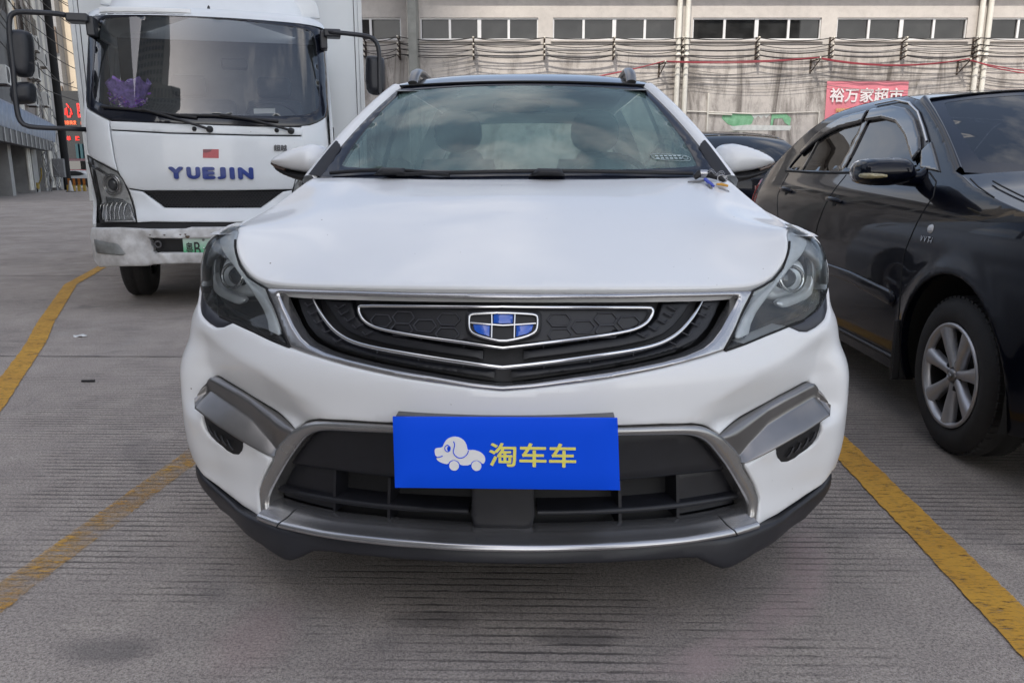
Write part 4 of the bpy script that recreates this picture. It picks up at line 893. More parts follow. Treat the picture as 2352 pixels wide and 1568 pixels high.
# badge
EB = [(s if s > .013 else 0., z) for s, z in D['emblem']]
eb = soften(half(EB), 1, keep=())
bg = panel(half([(s * 1.13, (z - .75) * 1.22 + .748) for s, z in EB]), carsurf, .012, .006, .03, -.004).build('badge', PLASTIC_D, car)
em_out = MB(); q = tube([tuple(cpos(s, z, .001)) for s, z in resample(eb, .012)], .0032, 6, closed=True); em_out.add(q.v, q.f)
for ch in ([(-.080, .757), (0, .7525), (.080, .757)], [(-.0285, .777), (-.0275, .755), (-.027, .726)], [(.0285, .777), (.0275, .755), (.027, .726)]):
    q = tube([tuple(cpos(s, z, .0005)) for s, z in resample(ch, .012, closed=False)], .0026, 6); em_out.add(q.v, q.f)
em_out.build('badge_rim', CHROME, bg)
BLUE = mat('blue_enamel', (.010, .10, .55), .2, coat=1., var=.15, vscale=30)
en = MB()
for poly in ([(-.024, .776), (0, .7785), (.024, .776), (.0235, .757), (0, .7555), (-.0235, .757)], [(.032, .7535), (.074, .7555), (.070, .742), (.060, .7345), (.032, .7285)], [(-.032, .7535), (-.074, .7555), (-.070, .742), (-.060, .7345), (-.032, .7285)]):
    q = panel(poly, carsurf, .012, .002, .004, -.0005); en.add(q.v, q.f)
en.build('badge_enamel', BLUE, bg)

# lower trim ring, sill bar, fins
ring_o = [(0, .530)] + D['ring_out'][1:]; ring_i = [(0, .506)] + D['ring_in'][1:]
ring_o[7] = (.616, .415)
ro = soften(ring_o, 1, closed=False, keep=(6, 8)); ri = soften(ring_i, 1, closed=False)
chain = [tuple(p) for p in ro] + [tuple(p) for p in ri[::-1]]
def ring_off(s, z):
    a = np.abs(s); return -.006 * sm(.5, .62, a)
poly = [(s, z) for s, z in chain] ; poly = [(-s, z) for s, z in chain[::-1]][:-0 or None]
right = [(s, z) for s, z in chain]; left = [(-s, z) for s, z in chain]
U = [p for p in ro] + [p for p in ri[::-1]][:-1]
full = list(map(tuple, ro)) + list(map(tuple, ri[::-1])) + [(-s, z) for s, z in map(tuple, ri[1:])] + [(-s, z) for s, z in map(tuple, ro[::-1][:-1])]
panel(full, carsurf, .011, .011, .05, ring_off).build('trim_ring', SATIN_R, car)
bt = [(s if s > .013 else 0, z) for s, z in D['bar_top']]; bl = [(s if s > .013 else 0, z) for s, z in D['bar_low']]
ss = np.linspace(-.655, .655, 81)
def zbar(t, s):
    a = abs(s); return np.interp(a, [p[0] for p in bt], [p[1] for p in bt]) * (1 - t) + np.interp(a, [p[0] for p in bl], [p[1] for p in bl]) * t
prof = [(-.04, -.06), (0, -.030), (.2, -.018), (.4, -.004), (.48, .006), (.54, .0105), (.60, .0125), (.74, .0130), (.86, .0122), (.94, .009), (.98, .003), (1.0, -.006), (1.0, -.03)]
rows = [[tuple(cpos(s, zbar(t, s), o)) for s in ss] for t, o in prof]
loft(rows, flip=True).build('sill_bar', SATIN, car)
for sg in (1, -1):
    tube([tuple(cpos(sg * s, zbar(t, sg * s), o + .0006)) for (t, o), s in zip(prof[1:11], np.linspace(.562, .585, 10))], .0016, 5).build('bar_seam', GAP, car)
finT, finL = D['fin_top'], D['fin_low']
topc = [(.548, .460)] + finT[:5] + [(.883, .556), (.896, .545), (.907, .525), (.9135, .506)]
lowcv = [(.548, .446), (.585, .412), (.612, .392)] + finL[:5] + [(.900, .474), (.909, .484), (.9135, .500)]
fc = np.concatenate([np.linspace(.549, .88, 44), np.linspace(.885, .9133, 12)])
zT = np.interp(fc, *zip(*topc)); zL = np.interp(fc, *zip(*lowcv))
vc = np.interp(fc, [.549, .60, .66, .72, .90], [.97, .95, .66, .48, .44])
deep = np.interp(fc, [.549, .58, .64, .72, .90, .9133], [-.012, -.014, -.026, -.036, -.034, -.012])
wing = np.interp(fc, [.549, .62, .70, .80, .895, .9133], [-.010, -.006, .004, .010, .008, -.004])
rows = []
for u, q in [(0, -1), (0, 0), (.3, 0), (.7, 0), (.96, 0), (1.0, .02), (1.06, .10), (1.3, .38), (1.6, .72), (1.82, .94), (1.90, 1.0), (1.96, .93), (2.0, .70), (2.0, -2)]:
    v = vc * u if u <= 1 else vc + (1 - vc) * (u - 1); zz_ = zT * (1 - v) + zL * v
    if q == -1: o = deep - .03
    elif q == -2: o = wing - .06
    else: o = deep * (1 - q) + wing * q
    rows.append([tuple(p) for p in cpos(fc, zz_, o)])
both(loft(rows, flip=True), 'bumper_fin', SATIN_D)
fg = panel([(.72, .43), (.72, .38), (.76, .355), (.86, .375), (.90, .42), (.90, .48)], carsurf, .012, .006, .03, -.012)
both(fg, 'fog_lamp_recess', PLASTIC_D)
for (s0, z0) in ((.775, .392), (.800, .400), (.826, .408), (.852, .420)):
    q = tube([tuple(cpos(s0 - .008, z0 - .010, -.006)), tuple(cpos(s0, z0, -.004)), tuple(cpos(s0 + .010, z0 + .014, -.006))], .0035, 6); both(q, 'recess_rib', PLASTIC)
# lower intake
panel(half([(0, .50), (.46, .48), (.52, .44), (.60, .35), (.66, .27), (.65, .24), (0, .25)]), carsurf, .03, 0, 0, -.10).build('lower_intake', GAP, car)
pu = half([(0, .504)] + [(p[0], p[1] + .004) for p in D['ring_in'][1:8]] + [(.604, .362), (.449, .369), (.29, .372), (0, .374)])
panel(pu, carsurf, .02, .012, .05, -.035).build('intake_panel', PLASTIC, car)
lv = D['louver']
def zlv(s): return np.interp(abs(s), [p[0] for p in lv], [p[1] for p in lv])
for sg in (1, -1):
    ss2 = np.linspace(.085, .645, 40)
    rows = [[tuple(cpos(sg * s, zlv(s) + dz, o)) for s in ss2] for dz, o in [(.012, -.10), (.006, -.045), (.001, -.038), (-.006, -.040), (-.010, -.10)]]
    loft(rows, flip=(sg > 0)).build('louver', PLASTIC, car)
    for s_ in (.295, .455):
        m = MB()
        for d in (-.004, .004):
            m.add([tuple(cpos(sg * (s_ + d), z, o)) for z, o in [(.37, -.10), (.37, -.048), (.262, -.048), (.262, -.10)]], [(0, 1, 2, 3)], False)
        m.add([tuple(cpos(sg * (s_ + d), z, -.048)) for d, z in [(-.004, .37), (.004, .37), (.004, .262), (-.004, .262)]], [(0, 1, 2, 3)], False); m.build('louver_divider', PLASTIC, car)
    panel([(sg * s, z) for s, z in [(.46, .366), (.602, .358), (.645, .285), (.64, .262), (.46, .262)]], carsurf, .02, .004, .02, -.060).build('intake_blank', PLASTIC, car)
panel(half([(0, .39), (.075, .39), (.078, .30), (.07, .272), (0, .272)]), carsurf, .012, .005, .04, -.030).build('sensor_box', PLASTIC, car)
# chin lip
lip = [(0, .236)] + [(s, z + .003) for s, z in D['bar_low'][1:]] + D['lip_top'][1:] + D['lip_low'][:-1] + [(0, .198)]
LIPM = mat('lip_plastic', (.018, .019, .024), .42, var=.2, vscale=14., bump=.03, bscale=600)
def lip_off(s, z):
    a = np.abs(s); return .010 * sm(.43, .56, a) * (1 - sm(.70, .85, a)) - .012 * (1 - sm(.43, .56, a))
panel(half(lip), carsurf, .015, .008, .09, lip_off).build('chin_lip', LIPM, car)
# plate cover
pc = [(-.2440, .5590), (.2583, .5620), (.2686, .3925), (-.2439, .3906)]
holder = panel([(-.240, .5565), (.254, .5585), (.262, .40), (-.238, .40)], plane_xz(-.012), .05, .006, .05).build('plate_holder', GREYPL, car)
PLB = mat('cover_blue', (.002, .085, .84), .55, var=.03, vscale=4., spec=.15)
cover = panel(pc[::-1], plane_xz(-.028), .05, .0008, .006).build('plate_cover', PLB, car)
def pp(x, y):            # crop pixels of the cover -> metres on the cover
    u, v = (x - 65) / 2191., (y - 92) / 708.
    a = [pc[0][i] * (1 - u) + pc[1][i] * u for i in (0, 1)]; b = [pc[3][i] * (1 - u) + pc[2][i] * u for i in (0, 1)]
    return (a[0] * (1 - v) + b[0] * v, a[1] * (1 - v) + b[1] * v)
PW = mat('print_white', (.86, .86, .86), .5); PYEL = mat('print_yellow', (.88, .80, .16), .5)
lg = MB()
def dog(poly, k, off, keep=()): return panel(soften([pp(*p) for p in poly], k, keep=keep), plane_xz(-.028), .01, 0, .0015, off)
body = [(470, 405), (490, 392), (545, 388), (560, 350), (590, 305), (640, 280), (690, 278), (745, 300), (780, 345), (790, 410), (800, 412), (850, 408), (910, 425), (950, 460), (962, 500), (955, 530), (935, 550), (905, 520), (870, 510), (830, 525), (812, 562), (715, 565), (700, 525), (650, 508), (610, 525), (595, 555), (540, 545), (495, 520), (478, 492), (530, 488), (478, 478), (468, 440)]
q = dog(body, 1, .0012); lg.add(q.v, q.f)
for cx_ in (654, 872):
    q = dog([(cx_ + 48 * math.cos(t), 569 + 49 * math.sin(t)) for t in np.linspace(0, 2 * math.pi, 25)[:-1]], 0, .0012); lg.add(q.v, q.f)
lg.build('cover_logo', PW, cover)
ln = MB()
for ch in ([(655, 325), (668, 350), (662, 385), (648, 425), (660, 460), (690, 485), (725, 492), (765, 475), (790, 445), (800, 415)], [(478, 486), (510, 485), (545, 470)], [(595, 360), (622, 378), (622, 415), (595, 432), (570, 412), (568, 380), (595, 360)]):
    q = tube([(*[pp(x, y)[0]], -.0298, pp(x, y)[1]) for x, y in soften(ch, 2, closed=False)], .0011, 6); ln.add(q.v, q.f)
q = dog([(600, 372), (618, 385), (616, 412), (600, 424), (588, 400)], 1, .0018); ln.add(q.v, q.f)
ln.build('cover_logo_lines', PLB, cover)
t = fit_w(text_mesh('淘车车', .07, .0006, .0012), .196, .0565); t.shift((pp(1422, 455)[0], -.0295, pp(1422, 455)[1])); t.build('cover_lettering', PYEL, cover)

# windscreen, pillars, roof
def wsP(u, v):
    """u in -1..1 across, v 0 at the cowl .. 1 at the roof"""
    u = np.asarray(u, float); v = np.asarray(v, float)
    b = np.stack([u * .735, .90 + .22 * u ** 2, 1.062 + .012 * u ** 2], -1); t = np.stack([u * .505, 1.50 + .115 * u ** 2, 1.441 - .004 * u ** 2], -1)
    p = b * (1 - v[..., None]) + t * v[..., None]; p[..., 2] += .030 * 4 * v * (1 - v) * (1 - .3 * u ** 2) * .8; p[..., 1] -= .03 * 4 * v * (1 - v) * .5; return p
def wssurf(U, V, o):
    u = np.asarray(U) / .62; v = np.asarray(V) / .70; p = wsP(u, v); e = 1e-3; n = np.cross(wsP(u + e, v) - wsP(u - e, v), wsP(u, v + e) - wsP(u, v - e)); n /= np.linalg.norm(n, axis=1)[:, None]
    return p + n * np.asarray(o)[..., None], n
def uv(u, v): return (u * .62, v * .70)
gpol = soften([uv(*p) for p in [(-.50, .093), (0, .088), (.50, .093), (.85, .105), (.90, .13), (.92, .90), (.90, .935), (.5, .955), (0, .96), (-.5, .955), (-.90, .935), (-.92, .90), (-.90, .13), (-.85, .105)]], 1)
wpol = [uv(*p) for p in [(-.985, 0), (-.5, 0), (0, 0), (.5, 0), (.985, 0), (.985, 1), (.5, 1), (0, 1), (-.5, 1), (-.985, 1)]]
ws = panel(wpol, wssurf, .03, .002, .012, 0, holes=[gpol]).build('windscreen_border', FRIT, car)
panel(gpol, wssurf, .03, 0, 0, -.002).build('windscreen', GLASS, car)
# sticker in the lower corner of the screen
st = MB()
SK = mat('sticker_pale', (.36, .44, .46), .6)
q = tube([tuple(wssurf(*[np.array([c]) for c in uv(u, v)], np.array([.001]))[0][0]) for u, v in soften([(.67, .215), (.80, .205), (.865, .195), (.875, .165), (.85, .15), (.69, .165), (.67, .18)], 1)], .0010, 5, closed=True); st.add(q.v, q.f)
for r_ in (.195, .175):
    for k in range(6):
        u0 = .69 + .024 * k; q = panel([uv(u0, r_ - .0045), uv(u0 + .016, r_ - .0055), uv(u0 + .016, r_ + .005), uv(u0, r_ + .006)], wssurf, .01, 0, 0, .001); st.add(q.v, q.f)
q = tube([tuple(wssurf(*[np.array([c]) for c in uv(u, v)], np.array([.001]))[0][0]) for u, v in [(.845 + .014 * math.cos(a), .178 + .014 * math.sin(a)) for a in np.linspace(0, 6.28, 13)[:-1]]], .0014, 5, closed=True); st.add(q.v, q.f)
st.build('windscreen_sticker', SK, car)
def wpt(u, v, o=0.): return tuple(wssurf(np.array([u * .62]), np.array([v * .70]), np.array([o]))[0][0])
# cowl and wipers
cw = [[(x, .935 + .15 * (x / .74) ** 2 + d, 1.066 + dz) for x in np.linspace(-.74, .74, 31)] for d, dz in [(.03, -.02), (.02, .004), (-.03, -.006), (-.05, -.05)]]
loft(cw, flip=True).build('cowl', PLASTIC_D, car)
def wiper(u0, u1, hub):
    w = MB(); pts = [wpt(u, .035 + .03 * math.sin(math.pi * (i / 14.)) , .012) for i, u in enumerate(np.linspace(u0, u1, 15))]
    q = tube(pts, .0055, 6, flat=1.3); w.add(q.v, q.f)
    h = wpt(hub, .045, .018); q = puff([(h[0] - .06, h[2] - .012), (h[0] + .06, h[2] - .012), (h[0] + .045, h[2] + .012), (h[0] - .03, h[2] + .014)], plane_xz(h[1]), .03, .008, .014); w.add(q.v, q.f)
    return w.build('wiper', PLASTIC_D, car)
wiper(-.90, -.30, -.58); wiper(-.55, .82, .14)
# A pillars, white with a black foot trim
roof_y0 = 1.50
def wsside(v, sg, d=0.): p = wsP(np.array([sg * 1.0]), np.array([v]))[0]; return p
for sg in (1, -1):
    rows = []
    for v in np.linspace(0.0, 1.0, 22):
        p = wsside(v, 1); wx = .046 - .016 * v; e = [p + np.array(q) for q in [(-.016, -.010, -.002), (-.006, -.008, .012), (.012, .0, .014), (.028 - .004 * v, .014, .012), (wx, .045, -.004), (wx + .004, .10, -.035)]]
        rows.append([(sg * q[0], q[1], q[2]) for q in e])
    loft(rows, flip=(sg < 0)).build('pillar', WHITE, car)
    rows = []
    for v in np.linspace(-.02, .30, 9):
        p = wsside(max(v, 0), 1); k = 1 if v < .28 else .6; e = [p + np.array(q) for q in [(-.040 * k + .055 * max(v, 0), -.012, .004), (-.028 * k + .055 * max(v, 0), -.010, .012), (.006, -.006, .016), (.010, -.004, .0155)]]
        rows.append([(sg * q[0], q[1], q[2]) for q in e])
    loft(rows, flip=(sg < 0)).build('pillar_trim', PLASTIC, car)
def rz(t): return 1.441 + (.36 * t - .43 * t * t if t < .4186 else .0754) - (max(0, t - 1.5) ** 2 * .10)
def rhalf(t): return .505 + .055 * min(1, t / .6) - .05 * max(0, t - 1.5) / .9
yr = [0, .02, .06, .12, .2, .3, .42, .6, .9, 1.2, 1.5, 1.8, 2.1, 2.4]
rows = [[(u * rhalf(t), 1.50 + t + .115 * u * u * max(0, 1 - t / .8), rz(t) - .004 * u * u - .030 * u ** 4 * min(1, t / .3)) for u in np.linspace(-1, 1, 25)] for t in yr]
loft(rows).build('roof', mat('black_roof_paint', (.022, .025, .034), .3, coat=.8, var=.25, vscale=4.), car)
tube([wpt(u, 1.0, .004) for u in np.linspace(-1, 1, 25)], .0045, 6).build('roof_seam', GAP, car)
for sg in (1, -1):
    P = [(sg * .440, 1.60, 1.452), (sg * .441, 1.64, 1.478), (sg * .442, 1.70, 1.502), (sg * .444, 1.78, 1.518), (sg * .447, 1.90, 1.526), (sg * .455, 2.4, 1.530), (sg * .46, 3.1, 1.524), (sg * .455, 3.4, 1.50), (sg * .45, 3.5, 1.46)]
    P = [tuple(p) for p in soften_3(P)] if 'soften_3' in globals() else P
    tube(P, [.020, .022, .023, .022, .020, .018, .018, .016, .012], 10, flat=.55).build('roof_rail', SATIN_D, car)
# flanks
def flank(poly, name, m, holes=(), off=0.): both(panel(poly, carsurf, .035, .004, .02, off, holes), name, m)
sA, sR = CAR.at_y(.90), CAR.at_y(3.58); sD1, sD2, sD3, sE = CAR.at_y(1.30), CAR.at_y(2.28), CAR.at_y(3.15), CAR.at_y(4.38)
ztop = [(CAR.at_y(y), float(zt(y))) for y in (1.05, .9, .75, .6, .45)]
fend = [(side_s + .003, .33)] + [p for p in arch((sA, .34), .385, 180, 0)] + [(sD1 - .004, .30), (sD1 - .004, 1.055)] + ztop + [(.905, .962), (.93, .945), (1.008, .928), (1.037, .913), (1.054, .888), (1.034, .86), (1.037, .825), (1.034, .80), (side_s + .003, .80)]
flank(fend, 'fender', WHITE)
fy = np.linspace(.40, 1.06, 14); fr_x = [np.interp(y, [p[1] for p in RIM], [p[0] for p in RIM]) for y in fy]; fr_z = [np.interp(y, [p[1] for p in RIM], [p[2] for p in RIM]) for y in fy]
rows = []
for q in np.linspace(0, 1, 5):
    rows.append([tuple(np.array(cpos(CAR.at_y(y), float(zt(y)))) * [1, 0, 1] * (1 - q) + np.array([x - .004, 0, z - .012]) * q + np.array([0, y, 0])) for y, x, z in zip(fy, fr_x, fr_z)])
both(loft(rows), 'fender_top', WHITE)
belt = 1.055
flank([(sD1, .30), (sD2 - .003, .30), (sD2 - .003, belt), (sD1, belt)], 'door', WHITE)
flank([(sD2, .30), (sD3 - .05, .30), (sD3, .55), (sD3, belt), (sD2, belt)], 'door', WHITE)
flank([(sD3 + .003, .56)] + arch((sR, .34), .385, 150, 0) + [(sE, .30), (sE, .95), (sE - .1, 1.06), (sD3 + .003, belt)], 'quarter_panel', WHITE)
flank([(sA + .40, .19), (sR - .40, .19), (sR - .40, .30), (sA + .40, .30)], 'sill_cladding', PLASTIC, off=.004)
# side glass and upper frames
def belt_pt(y): p = cpos(CAR.at_y(y), belt); return np.array(p)
def roofedge(y): t = y - 1.50; h = rhalf(max(t, 0)); return np.array([h, y, rz(max(t, 0)) - .036 * min(1, max(t, 0) / .3) - .004])
for sg in (1, -1):
    def pan(y0, y1, name, m, inset=.0):
        rows = []
        for y in np.linspace(y0, y1, 8):
            b = belt_pt(y); 
            if y < 1.62: k = np.clip((y - 1.08) / .54, 0.02, 1); t = wsside(k, 1) + np.array([.04, .05, -.01])
            else: t = roofedge(y)
            rows.append([tuple((b * (1 - q) + t * q + np.array([.018 * math.sin(math.pi * q) - inset, 0, 0])) * [sg, 1, 1]) for q in np.linspace(0, 1, 6)])
        return loft(rows, flip=(sg < 0)).build(name, m, car)
    pan(1.16, 2.22, 'side_window', GLASS_S); pan(2.22, 2.34, 'pillar', mat('pillar_black', (.01, .01, .012), .3, coat=.5)); pan(2.34, 3.20, 'side_window', GLASS_S); pan(3.20, 3.75, 'pillar', WHITE)
# tail: a closed rear with its own glass
be = belt_pt(4.2)
rows = [[(u * .50, 3.88 - .05 * u * u, rz(2.38) - .03 * u ** 4) for u in np.linspace(-1, 1, 13)], [(u * .70, 4.20 - .10 * u * u, 1.06) for u in np.linspace(-1, 1, 13)]]
loft(rows, flip=True).build('rear_window', GLASS_S, car)
rows = [[(u * w, y - .16 * u ** 4, z) for u in np.linspace(-1, 1, 17)] for w, y, z in [(.70, 4.22, 1.06), (.84, 4.34, .95), (.88, 4.40, .75), (.90, 4.42, .55), (.88, 4.40, .35), (.84, 4.30, .22)]]
loft(rows, flip=True).build('tailgate', WHITE, car)
for sg in (1, -1):
    rows = [[tuple(np.array(p) * [sg, 1, 1]) for p in r] for r in [[(.74, 3.74, 1.05), (.72, 3.95, 1.055), (.70, 4.20, 1.06)], [(.62, 3.74, 1.28), (.60, 3.85, 1.28), (.575, 4.02, 1.26)], [(.52, 3.74, 1.42), (.51, 3.80, 1.42), (.50, 3.84, 1.41)]]]
    loft(rows, flip=(sg < 0)).build('pillar', WHITE, car)
# floor and cabin
box((-.78, .7, .22), (.78, 4.2, .30)).build('underbody', PLASTIC_D, car)
box((-.60, .25, .25), (.60, 1.0, .62), .04).build('engine_bay', GAP, car)
box((-.82, .46, .185), (.82, 1.2, .215)).build('undertray', GAP, car); box((-.52, .17, .187), (.52, .459, .213)).build('undertray', GAP, car)
rows = [[(x, y + .10 * (x / .7) ** 2, z) for x in np.linspace(-.70, .70, 15)] for y, z in [(.96, 1.04), (1.12, 1.045), (1.30, 1.03), (1.42, .98), (1.46, .80), (1.40, .45)]]
loft(rows).build('dashboard', DASH, car)
def seat(x, y, w=.50, back=.62, name='seat'):
    s_ = MB(); q = box((x - w / 2, y, .42), (x + w / 2, y + .52, .60), .06); s_.add(q.v, q.f)
    prof = [(-.04, .56), (.02, .56 + back * .5), (.10, .56 + back)]
    rows = []
    for t in np.linspace(0, 1, 8):
        yy = y + .48 + .22 * t; zz = .55 + back * t; hw = w / 2 * (1 - .25 * t ** 3); rows.append([(x + hw * math.cos(a), yy + .075 * math.sin(a), zz) for a in np.linspace(0, 2 * math.pi, 19)[:-1]])
    q = loft(rows, closed=True); s_.add(q.v, q.f); s_.add(rows[-1], [tuple(range(18))]); 
    ob = s_.build(name, SEAT, car)
    q = puff(soften([(x - .13, .585 + back), (x + .13, .585 + back), (x + .12, .80 + back), (x - .12, .80 + back)], 2), plane_xz(y + .70), .07, .02, .07); q2 = q.copy(); 
    q.build('headrest', SEAT, ob); return ob
seat(.36, 1.85); seat(-.36, 1.85)
for x in (-.42, .42): seat(x, 2.85, .44, .46)
sw = MB(); a = R(25); ring = [(.36 + .185 * math.cos(t), 1.52 + .185 * math.sin(t) * math.sin(a), 1.0 + .185 * math.sin(t) * math.cos(a)) for t in np.linspace(0, 2 * math.pi, 33)[:-1]]
q = tube(ring, .014, 8, closed=True); sw.add(q.v, q.f); q = tube([(.18, 1.5, 1.0), (.36, 1.49, .985), (.54, 1.5, 1.0)], .02, 8); sw.add(q.v, q.f); q = tube([(.36, 1.49, .98), (.36, 1.38, .93)], .035, 10); sw.add(q.v, q.f)
sw.build('steering_wheel', SEAT, car)
puff(soften([(-.115, 1.335), (.115, 1.335), (.115, 1.39), (-.115, 1.39)], 2), plane_xz(1.60), .025, .012, .02).build('interior_mirror', PLASTIC_D, car)
rows = [[(u * .50, y, rz(min(y - 1.50, 1.4)) - .035) for u in np.linspace(-1, 1, 9)] for y in (1.52, 1.9, 2.6, 3.3, 3.8)]
loft(rows, flip=True).build('headlining', mat('headlining_cloth', (.30, .30, .29), .9, var=.1), car)
box((-.06, 1.35, .35), (.10, 2.4, .62), .03).build('centre_console', DASH, car)
# door mirrors
mr = [(.7321, 1.1392), (.7488, 1.187), (.7773, 1.2022), (.8099, 1.2037), (.8771, 1.1881), (.9393, 1.1614), (.9598, 1.1402), (.9585, 1.131), (.9027, 1.1095), (.8168, 1.0972), (.7642, 1.0941)]
ml = [(.760, 1.0965), (.822, 1.0985), (.9027, 1.1105), (.9585, 1.1315), (.955, 1.113), (.9168, 1.0881), (.864, 1.0696), (.8243, 1.0617), (.7974, 1.0636), (.7799, 1.075)]
for sg in (1, -1):
    sh = puff(soften(mr, 2), plane_xz(1.345, .3, .77), .075, .008, .05); sh = sh if sg > 0 else sh.flipx()
    mo = sh.build('door_mirror', WHITE, car)
    lo = puff(soften(ml, 1), plane_xz(1.350, .3, .77), .055, .008, .035); (lo if sg > 0 else lo.flipx()).build('mirror_base', PLASTIC_D, mo)
    bk = panel(soften(mr[:-1] + [(.7799, 1.075)], 1), plane_xz(1.385, .3, .77), .02, .004, .01); bk = bk if sg > 0 else bk.flipx(); 
    bk.f = [tuple(reversed(f)) for f in bk.f]; bk.build('mirror_back', PLASTIC_D, mo)
    sm_ = tube([(sg * .76, 1.36, 1.10), (sg * .735, 1.36, 1.06), (sg * .72, 1.36, 1.0)], [.03, .035, .045], 8); sm_.build('mirror_stem', PLASTIC_D, mo)
    sp = tube([(sg * x, 1.318 + .3 * (x - .77), z) for x, z in [(.905, 1.1085), (.94, 1.120), (.962, 1.134)]], [.006, .008, .006], 6); sp.build('turn_signal', mat('signal_smoked', (.09, .06, .05), .2, coat=.6), mo)
# wheels, shared by the cars
TREAD_D = mat('wheel_well_black', (.008, .008, .008), .9)
def make_wheel(parent, x, y, r=.315, sg=-1, w=.20, spokes=7, rimr=.205):
    """a wheel standing at x, y; sg = side its face looks to"""
    wh = lathe([(rimr - .005, -w / 2 + .02), (rimr + .012, -w / 2 + .004), (rimr + .03, -w / 2), (r - .05, -w / 2 - .004), (r - .018, -w / 2 + .012), (r - .006, -w / 2 + .030), (r, -w / 2 + .055), (r, -.012), (r - .006, -.008), (r - .006, .008), (r, .012), (r, w / 2 - .055), (r - .006, w / 2 - .03), (r - .03, w / 2), (rimr, w / 2), (rimr - .03, w / 2 - .02), (rimr - .03, -w / 2 + .02)], 56)
    t = MB(); t.add(wh.v, wh.f)
    for k in range(60):            # tread blocks
        a = 2 * math.pi * k / 60
        for xx in (-.058, .058):
            c, s = math.cos(a), math.sin(a); q = box((xx - .016, -.011, r - .012), (xx + .016, .011, r - .001)); q.v = [(px, py * c - pz * s, py * s + pz * c) for px, py, pz in q.v]; t.add(q.v, q.f, False)
    q = t; 
    if sg > 0: q.flipx()
    tyre = q.build('wheel', RUBBER, parent); tyre.location = (x, y, r)
    rm = lathe([(rimr + .004, -w / 2 + .006), (rimr + .002, -w / 2 - .002), (rimr - .010, -w / 2 + .000), (rimr - .018, -w / 2 + .016), (rimr - .024, -w / 2 + .06), (rimr - .03, 0), (rimr - .03, w / 2)], 56)
    for k in range(spokes):
        a = 2 * math.pi * k / spokes + .22; rows = []
        for rr, hw, dx in [(.030, .025, .022), (.07, .021, .018), (.11, .024, .012), (.15, .030, .009), (.185, .037, .006), (rimr - .006, .041, .005)]:
            rr = rr * rimr / .205; row = []
            for oy, ox in [(-1., .030), (-.95, .008), (-.55, -.003), (-.12, -.0045), (.12, -.0045), (.55, -.003), (.95, .008), (1., .030)]:
                py, pz = rr, oy * hw; row.append((-w / 2 + dx + ox, py * math.cos(a) - pz * math.sin(a), py * math.sin(a) + pz * math.cos(a)))
            rows.append(row)
        q = loft(rows); rm.add(q.v, q.f)
    if sg > 0: rm.flipx()
    ro_ = rm.build('rim', ALLOY, tyre)
    hb_ = lathe([(.0, -w / 2 + .006), (.022, -w / 2 + .008), (.027, -w / 2 + .014), (.030, -w / 2 + .03)], 24); (hb_ if sg < 0 else hb_.flipx()).build('hub_cap', SATIN_D, tyre)
    em = MB()
    for rx, ry in ((.016, .010), (.005, .010), (.012, .005)):
        q = tube([(-w / 2 + .0045, rx * math.cos(t_), ry * math.sin(t_)) for t_ in np.linspace(0, 6.283, 17)[:-1]], .0011, 5, closed=True); em.add(q.v, q.f)
    (em if sg < 0 else em.flipx()).build('hub_emblem', CHROME, tyre)
    nt_ = MB()
    for k in range(5):
        a = 2 * math.pi * k / 5 + .6; q = lathe([(0, 0), (.009, .0), (.011, .006), (.013, .014)], 10, c=(-w / 2 + .018, .052 * math.cos(a), .052 * math.sin(a))); nt_.add(q.v, q.f)
    (nt_ if sg < 0 else nt_.flipx()).build('wheel_nuts', GAP, tyre)
    dk = lathe([(0, .0), (.12, .0), (.145, .01)], 32, c=(-w / 2 + .085, 0, 0)); (dk if sg < 0 else dk.flipx()).build('brake_disc', mat('brake_steel', (.04, .038, .036), .5, metal=.6, var=.3), tyre)
    bk_ = lathe([(0, w / 2 - .03), (rimr - .03, w / 2 - .03)], 32); (bk_ if sg < 0 else bk_.flipx()).build('wheel_back', TREAD_D, tyre)
    return tyre
for (x, sg) in ((-.80, -1), (.80, 1)):
    for y in (.90, 3.58): make_wheel(car, x, y, .335, sg, .215, 5, .22)
    for y in (.90, 3.58): box((x * .95 - .14, y - .40, .25), (x * .95 + .13, y + .40, .74)).build('wheel_well', TREAD_D, car) if False else None

# ------------------------------------------------------------------ the white box truck on the left
TA = R(14); TL = (-.80, 6.84)
truck = empty('box_truck', (TL[0] * math.cos(TA) - TL[1] * math.sin(TA), TL[0] * math.sin(TA) + TL[1] * math.cos(TA), 0), TA,
              'white light box truck with dented bumper, green plate and flowers behind its windscreen', 'truck')
def tsurf(s, z, o): return TRUCK(s, z, o)
def tpos(s, z, o=0.): return TRUCK(s, z, o)[0]
def tp(poly, name, m, parent=None, grid=.04, bevel=.006, skirt=.03, off=0., holes=(), k=0, keep=()):
    return panel(soften(poly, k, keep=keep) if k else poly, tsurf, grid, bevel, skirt, off, holes).build(name, m, parent or truck)
def tt(pts, r, name, m, parent=None, n=8, off=.004, closed=False): return tube([tuple(tpos(s, z, off)) for s, z in resample(pts, .03, closed=closed)], r, n, closed=closed).build(name, m, parent or truck)
gl = soften(D['glass'], 1); fr = soften(D['frit'], 1)
tp(fr, 'windscreen_border', FRIT, holes=[gl], off=.004, bevel=.004)
tp(gl, 'windscreen', GLASS_T, bevel=0, skirt=0, off=.002)
tp(D['t_strip'], 'front_strip', WHITE_T); tp(D['t_hood'], 'front_panel', WHITE_T, bevel=.008, keep=(0,))
tp(D['t_corner'], 'corner_panel', WHITE_T, bevel=.008)
cr = [(-s, z) for s, z in D['t_corner']][::-1]; tp(cr, 'corner_panel', WHITE_T, bevel=.008)
low = D['t_lower']; gre = D['t_grille']
